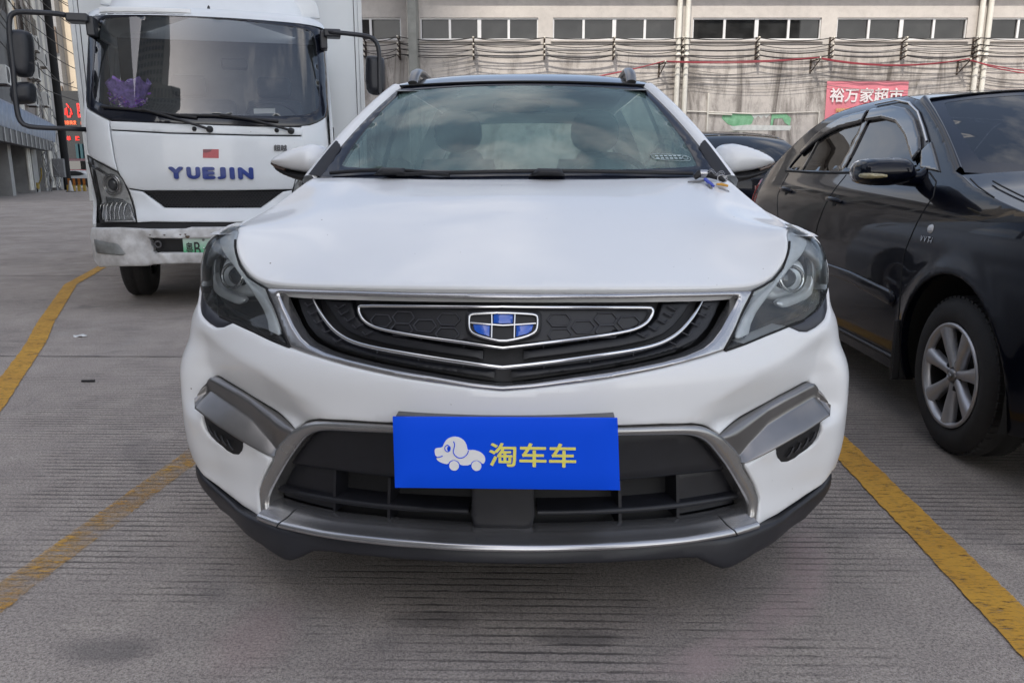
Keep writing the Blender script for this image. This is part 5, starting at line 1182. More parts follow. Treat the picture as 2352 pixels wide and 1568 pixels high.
tp(low, 'lower_panel', WHITE_T, bevel=.010, off=.0)
tp(gre, 'grille', PLASTIC_D, off=-.030, bevel=0)
hxm = MB()
zz = .835; row = 0
while zz < .955:
    w0 = .375 + (zz - .828) / .125 * .185; n_ = int(w0 / .026)
    for k in range(-n_, n_ + 1):
        s0 = k * .026 + (row % 2) * .013
        if abs(s0) < w0 - .01:
            q = tube([tuple(tpos(s0 + .0125 * math.cos(a), zz + .0105 * math.sin(a), -.018)) for a in np.linspace(0, 2 * math.pi, 7)[:-1]], .0028, 4, closed=True); hxm.add(q.v, q.f)
    zz += .0175; row += 1
hxm.build('grille_mesh', PLASTIC, truck)
tp([(-1.05, 1.30), (1.05, 1.30), (1.05, .66), (-1.05, .66)], 'inner_shell', GAP, off=-.09, bevel=0, skirt=0)
# flag decal and lettering
fl_ = tp(D['t_flag'], 'flag_decal', mat('faded_red', (.52, .12, .13), .5, var=.15, vscale=15), off=.002, bevel=0, skirt=.002)
tp([(-.036, 1.288), (.035, 1.289), (.020, 1.27), (-.01, 1.262), (-.037, 1.262)], 'flag_dark_corner', mat('faded_maroon', (.26, .10, .11), .6, var=.3, vscale=20), fl_, off=.0035, bevel=0, skirt=.002, grid=.02)  # darker maroon corner of the flag decal
BL = mat('badge_blue', (.006, .032, .22), .42, coat=.15, var=.25, vscale=5.)
for ch, c0, c1_ in (('Y', 1012, 1103), ('U', 1120, 1200), ('E', 1213, 1288), ('J', 1300, 1352), ('I', 1374, 1404), ('N', 1424, 1517)):
    k0, k1 = (-.310 + (c - 1012) / 505. * .645 for c in (c0, c1_)); tx = fit_w(text_mesh(ch, .12, .008, .0085), k1 - k0, .096)
    tx.v = [tuple(tpos(x + (k0 + k1) / 2, 1.104 + z - (c0 - 1012) / 505. * .004, .010) + np.array([0, y, 0])) for x, y, z in tx.v]; tx.build('letter', BL, truck)
t2 = fit_w(text_mesh('超越', .06, .003, .0015), .105, .05); t2.v = [tuple(tpos(x + .56, 1.305 + z, .008) + np.array([0, y, 0])) for x, y, z in t2.v]; t2.build('lettering', GREYPL, truck)
# lamps
TH = mat('truck_lamp_housing', (.62, .625, .63), .3, metal=.15, var=.45, vscale=14.)
for sg in (1, -1):
    def M(m): return m if sg < 0 else m.flipx()
    lp = D['t_lamp']
    h = M(panel(lp, tsurf, .03, 0, 0, -.04)).build('headlight', TH, truck)
    M(panel(lp, tsurf, .03, .008, .012, .0)).build('lens', LENS_T, h)
    cx_, cz_ = D['t_lampproj'][0]; cx_ += .012
    for rr, nm, mm in ((.082, 'ring', CHROME), (.064, 'ring', SATIN)):
        M(tube([tuple(tpos(cx_ + rr * math.cos(a), cz_ + rr * math.sin(a), -.018)) for a in np.linspace(0, 2 * math.pi, 33)[:-1]], .006, 6, closed=True)).build(nm, mm, h)
    M(puff([(cx_ + .056 * math.cos(a), cz_ + .056 * math.sin(a)) for a in np.linspace(0, 2 * math.pi, 25)[:-1]], lambda u, v, o: TRUCK(u, v, np.asarray(o) - .05), .035, .012)).build('projector', mat('projector_lens', (.05, .055, .065), .05, coat=1., var=.1), h)
    M(panel(D['t_lampturn'], tsurf, .02, .006, .02, -.030)).build('turn_reflector', mat('turn_reflector', (.36, .37, .38), .25, metal=.8, var=.3, vscale=30), h)
    rb = MB()
    for k in range(7):
        s0 = -.945 + k * .043; q = tube([tuple(tpos(s0 + dx, z, -.020)) for dx, z in [(0, .735), (-.012, .79), (-.004, .84), (.02, .872)]], .0045, 5); rb.add(q.v, q.f)
    M(rb).build('lens_ribs', CHROME, h)
    M(tube([tuple(tpos(s, z, -.004)) for s, z in resample([(p[0], p[1]) for p in D['t_lamp']], .03)], .006, 6, closed=True)).build('lamp_gasket', GAP, h)
    M(tube([tuple(tpos(s, z, -.012)) for s, z in resample([(-1.09, 1.19), (-1.03, 1.165), (-.90, 1.13), (-.79, 1.08)], .03, closed=False)], .012, 6)).build('chrome_brow', CHROME, h)
tp([(-1.03, .705), (-.62, .71), (-.45, .718), (.45, .718), (.62, .71), (1.03, .705), (1.03, .655), (-1.03, .655)], 'shadow_gap', GAP, off=-.02, bevel=0)
# bumper, dented and torn
BB = [(-1.04, .60), (-1.0, .672), (-.72, .680), (-.485, .668), (-.208, .668), (-.163, .680), (.2, .676), (.72, .680), (1.0, .672), (1.04, .60), (1.04, .40), (.95, .352), (.74, .367), (.52, .372), (.45, .386), (.211, .380), (-.102, .388), (-.46, .386), (-.52, .372), (-.74, .367), (-.966, .352), (-1.04, .40)]
def dent(s, z):
    o = -.028 * np.exp(-((s + .56) / .07) ** 2 - ((z - .60) / .05) ** 2) - .03 * np.exp(-((s + .50) / .035) ** 2 - ((z - .50) / .06) ** 2) + .012 * np.sin(s * 31) * np.exp(-((s + .35) / .22) ** 2 - ((z - .63) / .035) ** 2)
    o = o + .008 * np.sin(s * 60 + z * 40) * np.exp(-((s + .42) / .15) ** 2) - .035 * sm(.62, .68, z) * 0
    o = o - .02 * (1 - sm(.44, .47, z)) * sm(-.49, -.45, s) * (1 - sm(.45, .49, s)) * 0
    return o + .03
hole = [(-.49, .597), (-.30, .592), (-.1, .590), (.10, .588), (.26, .590), (.33, .586), (.33, .474), (-.005, .473), (-.265, .478), (-.43, .479), (-.452, .470), (-.475, .492), (-.468, .515), (-.482, .54), (-.478, .57)]
bp = tp(ccw(BB), 'bumper', BUMP_T, off=dent, holes=[hole], grid=.025, bevel=.012, skirt=.08)
tp([(-.55, .62), (.45, .62), (.45, .44), (-.55, .44)], 'bumper_recess', PLASTIC_D, bp, off=-.05, bevel=0, skirt=0)
tube([tuple(tpos(-.43 + .024 * math.cos(a), .545 + .024 * math.sin(a), .0)) for a in np.linspace(0, 2 * math.pi, 17)[:-1]], .007, 6, closed=True).build('tow_eye', GREYPL, bp)
DIRT = mat('rust_dirt', (.12, .085, .06), .9, var=.5, vscale=60)
for (s0, z0, r0) in ((-.36, .622, .006), (-.245, .622, .006), (-.475, .622, .005), (-.19, .606, .014), (-.205, .625, .007)):
    tp([(s0 + r0 * 1.3 * math.cos(a), z0 + r0 * (.8 + .3 * math.sin(3 * a)) * math.sin(a)) for a in np.linspace(0, 2 * math.pi, 11)[:-1]], 'bumper_chip', DIRT, bp, grid=.01, bevel=0, skirt=.003, off=lambda s, z: dent(s, z) + .0015)
for sg in (-1, 1):
    f = D['t_fog'] if sg < 0 else [(-s, z) for s, z in D['t_fog']][::-1]
    g_ = tp(f, 'fog_lamp', TH, bp, off=.012, bevel=.004, grid=.02); tp([(s, z) for s, z in f], 'lens', LENS, g_, off=.042, bevel=.006, grid=.03, skirt=.02)
    rb = MB()
    for k in range(9):
        s0 = -.96 + k * .027; q = tube([tuple(tpos(sg * -s0 if sg > 0 else s0, z, .026)) for z in (.475, .555 - .004 * k)], .004, 5); rb.add(q.v, q.f)
    rb.build('lens_ribs', SATIN, g_)
    surround = [(-1.0, .60), (-.73, .566), (-.66, .46), (-.66, .40), (-.64, .40), (-.635, .46), (-.71, .585), (-1.0, .622)]
# number plate
pl = mat('plate_green', (.05, .42, .19), .4)
if True:
    n, l = nodes_of(pl); tc = n.new('ShaderNodeTexCoord'); sp = n.new('ShaderNodeSeparateXYZ'); rp = n.new('ShaderNodeValToRGB')
    l.new(tc.outputs['Generated'], sp.inputs[0]); l.new(sp.outputs['Z'], rp.inputs['Fac']); rp.color_ramp.elements[0].color = (.02, .44, .16, 1); rp.color_ramp.elements[1].color = (.70, .84, .78, 1); rp.color_ramp.elements[0].position = .25
    l.new(rp.outputs['Color'], n['Principled BSDF'].inputs['Base Color'])
pz = (.430, .588); px0 = -.238
npl = panel(soften([(px0, pz[0]), (px0 + .48, pz[0]), (px0 + .48, pz[1]), (px0, pz[1])], 0), plane_xz(-.055), .05, .003, .006).build('number_plate', pl, truck)
INK = mat('plate_ink', (.012, .020, .016), .5)
for ch, cx_, w_, h_ in (('粤', .048, .052, .105), ('B', .108, .048, .105), ('0', .205, .045, .105)):
    q = fit_w(text_mesh(ch, .1, .0008, .001), w_, h_); q.shift((px0 + cx_, -.0605, (pz[0] + pz[1]) / 2 - .002)); q.build('plate_character', INK, npl)
for cx_, cz_ in ((.157, .575), (.157, .445)):
    q = lathe([(0, -.003), (.007, -.0015), (.009, .001)], 12, 'y', (px0 + cx_, -.0605, cz_)); q.build('plate_bolt', SATIN, npl)
q = lathe([(0, -.001), (.006, 0)], 12, 'y', (px0 + .155, -.0605, .508)); q.build('plate_dot', SATIN, npl)
# wipers
for nm in ('t_wip1', 't_wip2'):
    W = D[nm]; w_ = MB(); q = tube([tuple(tpos(s, z, .035)) for s, z in resample(W[1:], .04, closed=False)], .011, 6); w_.add(q.v, q.f)
    a = W[0]; b = W[2]; q = tube([tuple(tpos(s, z, .022)) for s, z in resample([(a[0] - .02, a[1] - .0), ((a[0] + b[0]) / 2, (a[1] + b[1]) / 2 + .012), (b[0] + .22, b[1] - .01)], .04, closed=False)], .009, 6, flat=1.4); w_.add(q.v, q.f)
    e = W[-1]; q = puff([(e[0] + .028 * math.cos(t), e[1] + .028 * math.sin(t)) for t in np.linspace(0, 6.283, 17)[:-1]], lambda u, v, o: TRUCK(u, v, np.asarray(o)), .045, .01, .02); w_.add(q.v, q.f)
    q = puff([(e[0] - .115 + .019 * math.cos(t), e[1] + .002 + .019 * math.sin(t)) for t in np.linspace(0, 6.283, 13)[:-1]], lambda u, v, o: TRUCK(u, v, np.asarray(o)), .03, .01, .012); w_.add(q.v, q.f)
    w_.build('wiper', PLASTIC_D, truck)
# cab shell: roof, sides, back
def cabrow(z, off=0.):
    s = np.concatenate([np.linspace(-2.45, -1.1, 10), np.linspace(-1.05, 1.05, 31), np.linspace(1.1, 2.45, 10)]); return [tuple(p) for p in TRUCK(s, np.full(len(s), z), off)[0]]
tops = [2.36, 2.385, 2.41, 2.435, 2.45]
rows = [cabrow(z, o) for z, o in zip(tops, (.006, .0, -.01, -.04, -.10))]; cx0 = np.array([0, .95, 2.47])
rows += [[tuple(np.array(p) * (1 - t) + cx0 * t + np.array([0, 0, .03 * t])) for p in rows[4]] for t in (.3, .65, .98)]
loft(rows).build('cab_roof', WHITE_T, truck)
sEdge = 1.34
for sg in (1, -1):
    pts = [(sEdge - .10, .62), (2.3, .62), (2.3, 2.37), (sEdge - .05, 2.37)]
    wn_ = [(1.42, 1.62), (2.2, 1.62), (2.2, 2.28), (1.50, 2.28)]
    m = panel(pts, tsurf, .06, .005, .02, -.004, [wn_]); (m if sg > 0 else m.flipx()).build('cab_door', WHITE_T, truck)
    m = panel(wn_, tsurf, .06, 0, 0, -.008); (m if sg > 0 else m.flipx()).build('side_window', glass('truck_side_glass', (.9, .94, .93), 1.5), truck)
    pil = [(1.16, 1.62), (1.22, 1.61), (1.40, 1.62), (1.49, 2.37), (1.10, 2.365), (1.245, 2.30)]
    fr_r = [(1.10, 2.365), (1.245, 2.30), (1.25, 1.85), (1.20, 1.64), (1.20, 1.20), (1.42, 1.20), (1.49, 2.37)]
    m = panel(ccw(fr_r), tsurf, .05, .004, .02, -.003); (m if sg > 0 else m.flipx()).build('cab_pillar', WHITE_T, truck)
    m = panel(ccw([(1.10, 1.22), (1.30, 1.22), (1.30, .66), (1.10, .66)]), tsurf, .05, .004, .02, -.01); (m if sg > 0 else m.flipx()).build('corner_panel', WHITE_T, truck)
box((-.93, 1.68, .62), (.93, 1.72, 2.36)).build('cab_back', mat('cab_trim_grey', (.16, .16, .155), .8, var=.2), truck)
box((-.93, .35, .60), (.93, 1.7, .68)).build('cab_floor', PLASTIC_D, truck)
rows = [[(u * .90, y + .38 * u * u, z) for u in np.linspace(-1, 1, 15)] for y, z in [(.10, 1.56), (.30, 1.58), (.42, 1.52), (.45, 1.2), (.40, .7)]]
loft(rows).build('dashboard', mat('truck_dash_grey', (.09, .09, .09), .7, var=.2), truck)
for x, w_ in ((.48, .52), (-.30, .85)):
    s_ = MB(); q = box((x - w_ / 2, .95, .95), (x + w_ / 2, 1.45, 1.12), .05); s_.add(q.v, q.f); q = box((x - w_ / 2, 1.40, 1.05), (x + w_ / 2, 1.56, 1.80), .06); s_.add(q.v, q.f); q = box((x - .16, 1.44, 1.82), (x + .16, 1.56, 2.02), .05); s_.add(q.v, q.f); s_.build('seat', mat('truck_seat', (.05, .055, .06), .8, var=.2), truck)
ring = [(.48 + .22 * math.cos(t), .72 - .19 * math.sin(t) * .9, 1.58 + .22 * math.sin(t) * .55) for t in np.linspace(0, 6.283, 33)[:-1]]
sw = MB(); q = tube(ring, .014, 8, closed=True); sw.add(q.v, q.f); q = tube([(.48, .72, 1.56), (.48, .50, 1.40)], .04, 8); sw.add(q.v, q.f); q = tube([(.27, .72, 1.57), (.48, .72, 1.56), (.69, .72, 1.57)], .02, 6); sw.add(q.v, q.f); sw.build('steering_wheel', SEAT, truck)
# papers on the dash and a tag
PAP = mat('paper_white', (.72, .72, .70), .8, var=.1)
m = panel([(.36, 1.58), (.53, 1.585), (.53, 1.625), (.36, 1.62)], plane_xz(.16), .03, 0, .004); m.build('dash_card', PAP, truck)
box((.05, 1.0, 2.02), (.28, 1.05, 2.12), .02).build('interior_mirror', PLASTIC_D, truck)
# roof fairing and aerial
rows = []
for t in np.linspace(0, 1, 9):
    y = .62 + .75 * t; z = 2.43 + .85 * math.sin(t * 1.45); hw = .86 - .06 * t
    rows.append([(hw * np.sign(u) * (1 - (1 - abs(u)) ** 1.6), y + .40 * abs(u) ** 5, z - .05 * u * u - .10 * abs(u) ** 8) for u in np.linspace(-1, 1, 25)])
rows.append([(x, y + .35, z - .6) for x, y, z in rows[-1]])
loft(rows).build('roof_fairing', WHITE_T, truck)
m = panel(soften([(-.86, 2.44), (-.84, 2.64), (-.80, 2.70), (.86, 2.62), (.92, 2.58), (.94, 2.42)], 1), plane_xz(.80), .05, .01, .05); m.build('fairing_front', WHITE_T, truck)
tube([(.02, .62, 2.44), (.02, .68, 2.50), (.02, .76, 2.62)], [.016, .009, .004], 8).build('aerial', PLASTIC_D, truck)
TAPE = mat('tape_white', (.78, .79, .78), .35, var=.05)
tp([(-.84, 2.385), (-.10, 2.385), (-.10, 2.42), (-.84, 2.43)], 'tape_patch', TAPE, off=.012, bevel=.004, grid=.05)
# mirrors on tubular arms
ARM = mat('mirror_arm_black', (.022, .024, .03), .4, var=.15)
AL = [(-.863, 2.283), (-.923, 2.308), (-1.012, 2.318), (-1.207, 2.323), (-1.338, 2.322), (-1.388, 2.306), (-1.414, 2.259), (-1.426, 2.129), (-1.426, 1.943), (-1.435, 1.755), (-1.439, 1.612), (-1.432, 1.516), (-1.393, 1.468), (-1.287, 1.455), (-1.05, 1.452), (-.90, 1.453)]
AR = [(.93, 2.26), (.99, 2.289), (1.094, 2.283), (1.32, 2.268), (1.39, 2.237), (1.423, 2.156), (1.415, 1.98), (1.415, 1.78)]
def soft3(P, k=1):
    P = [np.array(p, float) for p in P]
    for _ in range(k):
        Q = [P[0]]
        for a, b in zip(P[:-1], P[1:]): Q += [a * .75 + b * .25, a * .25 + b * .75]
        P = Q + [P[-1]]
    return [tuple(p) for p in P]
a1 = tube(soft3([(x, .35 + (.25 if abs(x) < .95 else 0), z) for x, z in AL]), .020, 8).build('mirror_arm', ARM, truck)
a2 = tube(soft3([(x, .45 + (.2 if abs(x) < .95 else 0), z) for x, z in AR]), .020, 8).build('mirror_arm', ARM, truck)
for x0, x1, zz, yy, p_ in ((-1.02, -.86, 2.305, .40, a1), (.955, 1.10, 2.285, .50, a2)):
    box((min(x0, x1), yy - .05, zz - .035), (max(x0, x1), yy + .10, zz + .030), .012).build('arm_bracket', ARM, p_)
    s_ = -1 if x0 < 0 else 1; xx = x1 if x0 < 0 else x0
    box((xx - .03, yy - .0, zz - .13), (xx + .03, yy + .16, zz + .02), .01).build('arm_bracket', ARM, p_)
M1 = [(-1.456, 2.179), (-1.414, 2.204), (-1.318, 2.199), (-1.291, 2.167), (-1.295, 2.017), (-1.317, 1.865), (-1.359, 1.843), (-1.440, 1.852), (-1.470, 1.946), (-1.474, 2.086)]
M2 = [(-1.486, 1.785), (-1.434, 1.81), (-1.327, 1.813), (-1.313, 1.761), (-1.32, 1.674), (-1.346, 1.645), (-1.472, 1.637), (-1.498, 1.68)]
M3 = [(1.308, 2.094), (1.33, 2.118), (1.446, 2.112), (1.477, 2.078), (1.477, 1.825), (1.449, 1.785), (1.333, 1.787), (1.3, 1.849)]
MP = mat('mirror_back_black', (.016, .018, .024), .45, var=.2, vscale=20)
for P_, y_, ar in ((M1, .42, a1), (M2, .42, a1), (M3, .52, a2)):
    puff(soften(P_, 1), plane_xz(y_), .075, .015, .06).build('mirror_head', MP, ar)
    m = panel(soften(P_, 1), plane_xz(y_ + .04), .04, .004, .01); m.f = [tuple(reversed(f)) for f in m.f]; m.build('mirror_glass', CHROME, ar)
box((-1.452, .40, 1.47), (-1.26, .48, 1.64), .03).build('mirror_cup', MP, a1) if False else None
# cargo box
BOXW = mat('box_white_panel', (.66, .69, .70), .45, coat=.2, var=.05, vscale=1.5)
b0, b1, bz0, bz1, bw = 1.95, 6.1, .85, 3.45, 1.36
cb_ = box((-bw, b0, bz0), (bw, b1, bz1), .02).build('cargo_box', BOXW, truck)
for sg in (1, -1):
    box((sg * bw - .022, b0 - .012, bz0 - .02), (sg * bw + .022, b0 + .05, bz1 + .02), .004).build('box_corner_trim', mat('box_trim_grey', (.50, .52, .53), .4, metal=.3, var=.1), cb_)
    tube([(sg * (bw - .06), b0 - .003, bz0), (sg * (bw - .06), b0 - .003, bz1)], .004, 6).build('box_seam', GREYPL, cb_)
box((-bw, b0 - .012, bz1 - .02), (bw, b0 + .05, bz1 + .03), .004).build('box_corner_trim', MATS['box_trim_grey'], cb_)
box((.99, 1.35, .95), (1.03, 1.72, 1.55), .01).build('air_intake', PLASTIC_D, truck)
box((-.42, .4, .52), (-.34, 6.0, .72)).build('chassis_rail', PLASTIC_D, truck); box((.34, .4, .52), (.42, 6.0, .72)).build('chassis_rail', PLASTIC_D, truck)
tube([(-.80, .80, .36), (.80, .80, .36)], .05, 10).build('axle', PLASTIC_D, truck); tube([(-.80, 4.4, .36), (.80, 4.4, .36)], .09, 10).build('axle', PLASTIC_D, truck)
box((-.7, 1.0, .3), (.7, 1.8, .62), .03).build('engine_sump', GAP, truck)
tw = make_wheel(truck, -.78, 1.02, .375, -1, .22, 6, .20)
for x, y in ((.78, 1.02), (-.80, 4.4), (.80, 4.4)):
    c_ = copy_tree(tw, truck); c_.location = (x, y, .375); c_.rotation_euler = (0, 0, math.pi if x > 0 else 0)
# purple bouquet on the dashboard: a thing of its own
rnd = random.Random(4)
def to_world(o, p): c, s = math.cos(o.rotation_euler.z), math.sin(o.rotation_euler.z); return (o.location.x + p[0] * c - p[1] * s, o.location.y + p[0] * s + p[1] * c, o.location.z + p[2])
bq = empty('flower_bouquet', to_world(truck, (-.60, .33, 1.61)), TA, 'purple and pink bouquet in crinkled wrapping behind the truck windscreen', 'bouquet')
wr = MB()
rows = []
for t in np.linspace(0, 1, 7):
    rows.append([((.05 + .11 * t ** .7) * math.cos(a) * (1 + .12 * math.sin(a * 7 + t * 3)), (.04 + .06 * t) * math.sin(a), .02 + .20 * t + .03 * t * math.sin(a * 5)) for a in np.linspace(0, 6.283, 41)[:-1]])
q = loft(rows, closed=True); wr.add(q.v, q.f); wr.build('wrapping', mat('purple_wrap', (.42, .28, .80), .35, coat=.4, var=.5, vscale=30), bq)
fm = [mat('petal_pink', (.85, .26, .50), .6, var=.4, vscale=60), mat('petal_purple', (.36, .12, .72), .6, var=.4, vscale=60), mat('petal_pale', (.75, .55, .88), .6, var=.3, vscale=60)]
fls = [MB(), MB(), MB()]
for k in range(150):
    a = rnd.uniform(0, 6.283); r_ = rnd.uniform(0, 1) ** .5; x, y, z = .15 * r_ * math.cos(a), .05 * r_ * math.sin(a) - .03, .11 + .115 * r_ * math.sin(a) + rnd.uniform(-.02, .02)
    mb = fls[0 if (r_ < .5 and rnd.random() < .7) else rnd.choice((1, 2, 1))]
    for _ in range(5):
        t1 = rnd.uniform(0, 6.283); ph = rnd.uniform(-.6, .9); u = Vector((math.cos(t1) * math.cos(ph), math.sin(t1) * math.cos(ph), math.sin(ph))) * rnd.uniform(.014, .026); w_ = u.cross(Vector((rnd.uniform(-1, 1), rnd.uniform(-1, 1), rnd.uniform(-1, 1)))).normalized() * .009
        c = Vector((x, y, z)); mb.add([c, c + u * .6 + w_, c + u, c + u * .6 - w_], [(0, 1, 2, 3)], False)
for m_, q in zip(fm, fls): q.build('petals', m_, bq)

# ------------------------------------------------------------------ the black saloon on the right, and a second one behind
SA = R(2.3)
SW = empty('black_saloon', (2.585, 2.97, 0), -SA, 'glossy black saloon with smoked window visors and silver alloy wheel, right of the white car', 'car')
XZ = smooth_tab([.10, .25, .45, .65, .82, .92, 1.0, 1.08, 1.2, 1.3, 1.4, 1.46, 1.50, 1.54], [.80, .848, .876, .884, .876, .860, .831, .785, .722, .677, .632, .600, .555, .48])
def sedX(y, z):
    y = np.asarray(y, float); x = np.interp(z, *XZ)
    x = x - .20 * np.clip((-.15 - y) / .80, 0, 1.2) ** 2.6 - .16 * np.clip((y - 2.75) / .87, 0, 1.2) ** 2.4
    x = x + .012 * np.exp(-((np.hypot(y, z - .315) - .40) / .05) ** 2) + .012 * np.exp(-((np.hypot(y - 2.6, z - .315) - .40) / .05) ** 2)
    return x
def sside(y, z, o=0.):
    """left-hand flank in the picture: x negative; domain (y, z)"""
    y = np.asarray(y, float); z = np.asarray(z, float); e = 3e-2; x = sedX(y, z)
    gy = (sedX(y + e, z) - sedX(y - e, z)) / (2 * e); gz = (sedX(y, z + e) - sedX(y, z - e)) / (2 * e)
    n = np.stack([np.ones_like(x), -gy, -gz], -1); n /= np.linalg.norm(n, axis=-1)[..., None]; P = np.stack([x, y, z], -1) + n * np.asarray(o)[..., None]
    return P, n
def ssurf(y, z, o): return sside(y, z, o)
def sp2(poly, name, m, parent=None, sides=(1, -1), **k):
    out = []
    for sg in sides:
        q = panel(poly, ssurf, **k)           # faces +x when counter-clockwise in (y, z)
        if sg < 0: q.flipx()
        out.append(q.build(name, m, parent or SW))
    return out
roofL = [(.30, 1.105), (.65, 1.285), (.85, 1.375), (1.04, 1.45), (1.30, 1.495), (1.60, 1.512), (2.0, 1.505), (2.28, 1.478), (2.6, 1.39), (2.9, 1.255), (3.12, 1.145)]
shoulder = [(3.12, 1.145), (3.35, 1.115), (3.55, 1.08), (3.60, 1.0)]
fendtop = [(-.90, .70), (-.86, .78), (-.70, .87), (-.45, .945), (-.15, 1.0), (.1, 1.05), (.22, 1.085), (.30, 1.105)]
outline = [(-.93, .30), (-.92, .55)] + fendtop + roofL[1:] + shoulder[1:] + [(3.62, .80), (3.60, .45), (3.50, .28), (3.05, .22)] + arch((2.6, .315), .40, -14, 194, 20) + [(2.1, .20), (.48, .20)] + arch((0, .315), .40, -17, 197, 20) + [(-.5, .22), (-.88, .22)]
fwin = [(.60, 1.125), (1.0, 1.117), (1.56, 1.112), (1.585, 1.20), (1.60, 1.40), (1.585, 1.432), (1.35, 1.432), (1.15, 1.405), (.98, 1.345), (.82, 1.26), (.70, 1.18)]
rwin = [(1.66, 1.112), (2.1, 1.117), (2.62, 1.128), (2.60, 1.17), (2.50, 1.25), (2.36, 1.335), (2.20, 1.39), (2.0, 1.425), (1.72, 1.435), (1.68, 1.40), (1.665, 1.25)]
fwo = soften(fwin, 1); rwo = soften(rwin, 1)
sp2(outline, 'body_side', BLACKP, grid=.02, bevel=.004, skirt=.03, holes=[fwo, rwo])
sp2(fwin, 'side_window', GLASS_D, grid=.04, bevel=0, skirt=0, off=-.008)
sp2(rwin, 'side_window', GLASS_D, grid=.04, bevel=0, skirt=0, off=-.008)
PB = mat('pillar_gloss_black', (.006, .006, .007), .15, coat=.8)
sp2([(1.565, 1.11), (1.655, 1.11), (1.675, 1.435), (1.60, 1.435)], 'window_pillar', PB, grid=.03, bevel=.003, skirt=.01, off=.001)
sp2([(2.30, 1.121), (2.33, 1.121), (2.33, 1.345), (2.30, 1.365)], 'quarter_divider', PB, grid=.03, bevel=.003, skirt=.01, off=.0)
VIS = mat('smoked_visor', (.010, .010, .013), .12, coat=.8, var=.1)
sp2(ccw([(.72, 1.20), (.80, 1.262), (.96, 1.352), (1.13, 1.415), (1.34, 1.445), (1.62, 1.447), (1.62, 1.385), (1.40, 1.385), (1.18, 1.35), (.98, 1.275), (.82, 1.19), (.74, 1.15)]), 'window_visor', VIS, grid=.010, bevel=.008, skirt=.012, off=.016)
sp2(ccw([(1.66, 1.447), (2.02, 1.437), (2.22, 1.402), (2.38, 1.345), (2.54, 1.25), (2.50, 1.22), (2.34, 1.295), (2.18, 1.342), (2.0, 1.37), (1.66, 1.385)]), 'window_visor', VIS, grid=.010, bevel=.008, skirt=.012, off=.016)
for sg in (1, -1):
    def line(pts, r, name, m, off=.002, n=6, parent=None):
        q = tube([tuple(sside(np.array([y]), np.array([z]), np.array([off]))[0][0]) for y, z in resample(pts, .04, closed=False)], r, n); q = q if sg > 0 else q.flipx(); return q.build(name, m, parent or SW)
    line([(.70, 1.235), (.82, 1.305), (.97, 1.385), (1.14, 1.442), (1.34, 1.470), (1.62, 1.472)], .006, 'window_trim', CHROME, .010)
    line([(.62, 1.108), (1.1, 1.103), (1.6, 1.100), (2.1, 1.104), (2.64, 1.116)], .007, 'waist_seal', GAP, .002)
    line([(.44, .24), (.43, .50), (.44, .75), (.37, .92), (.34, 1.0), (.40, 1.06), (.52, 1.10)], .004, 'door_seam', GAP, -.001)
    line([(1.62, .24), (1.62, .55), (1.58, .80), (1.50, 1.0), (1.47, 1.09)], .004, 'door_seam', GAP, -.001)
    line([(2.55, 1.10), (2.50, .95), (2.36, .80), (2.20, .60), (2.12, .30)], .004, 'door_seam', GAP, -.001)
    line([(.50, .27), (1.3, .27), (2.1, .27)], .012, 'sill_trim', PLASTIC, .004)
    line([(-.10, 1.01), (.05, 1.045), (.15, 1.075)], .003, 'bonnet_seam', GAP, -.001)
# side mouldings
sp2(ccw([(.47, .545), (.50, .575), (1.0, .605), (1.55, .612), (1.55, .555), (1.0, .548), (.50, .508)]), 'side_moulding', BLACKP, grid=.03, bevel=.010, skirt=.012, off=.014)
sp2(ccw([(1.64, .612), (2.05, .60), (2.08, .552), (1.64, .555)]), 'side_moulding', BLACKP, grid=.03, bevel=.010, skirt=.012, off=.014)
# handles
for sg in (1, -1):
    for y0, z0 in ((1.40, .948), (2.33, .985)):
        P = [sside(np.array([y0 + d]), np.array([z0 + e]), np.array([o]))[0][0] for d, e, o in ((-.09, -.004, .0), (-.075, -.002, .022), (0, 0, .032), (.075, .003, .024), (.092, .004, .0))]
        q = tube([tuple(p) for p in P], [.010, .013, .014, .013, .010], 8); (q if sg > 0 else q.flipx()).build('door_handle', BLACKP, SW)
        q = puff([(y0 + .045 * math.cos(t), z0 + .03 * math.sin(t)) for t in np.linspace(0, 6.283, 17)[:-1]], lambda u, v, o: sside(u, v, np.asarray(o) * .2), .01, .01); (q if sg > 0 else q.flipx()).build('handle_cup', GAP, SW)
# hub badge and small letters on the wing
for sg in (1, -1):
    q = puff([(.25 + .021 * math.cos(t), .872 + .019 * math.sin(t)) for t in np.linspace(0, 6.283, 21)[:-1]], ssurf, .010, .006, .012); (q if sg > 0 else q.flipx()).build('side_repeater', mat('clear_lamp', (.60, .60, .60), .15, coat=.8, var=.2, vscale=60), SW)
t = fit_w(text_mesh('V V T-i', .04, .0012, .0004, shear=.2), .10, .024)
t.v = [tuple(np.array(sside(np.array([.262 - x]), np.array([.828 + z]), np.array([.002 - y]))[0][0]) * [-1, 1, 1]) for x, y, z in t.v]; t.build('lettering', CHROME, SW)
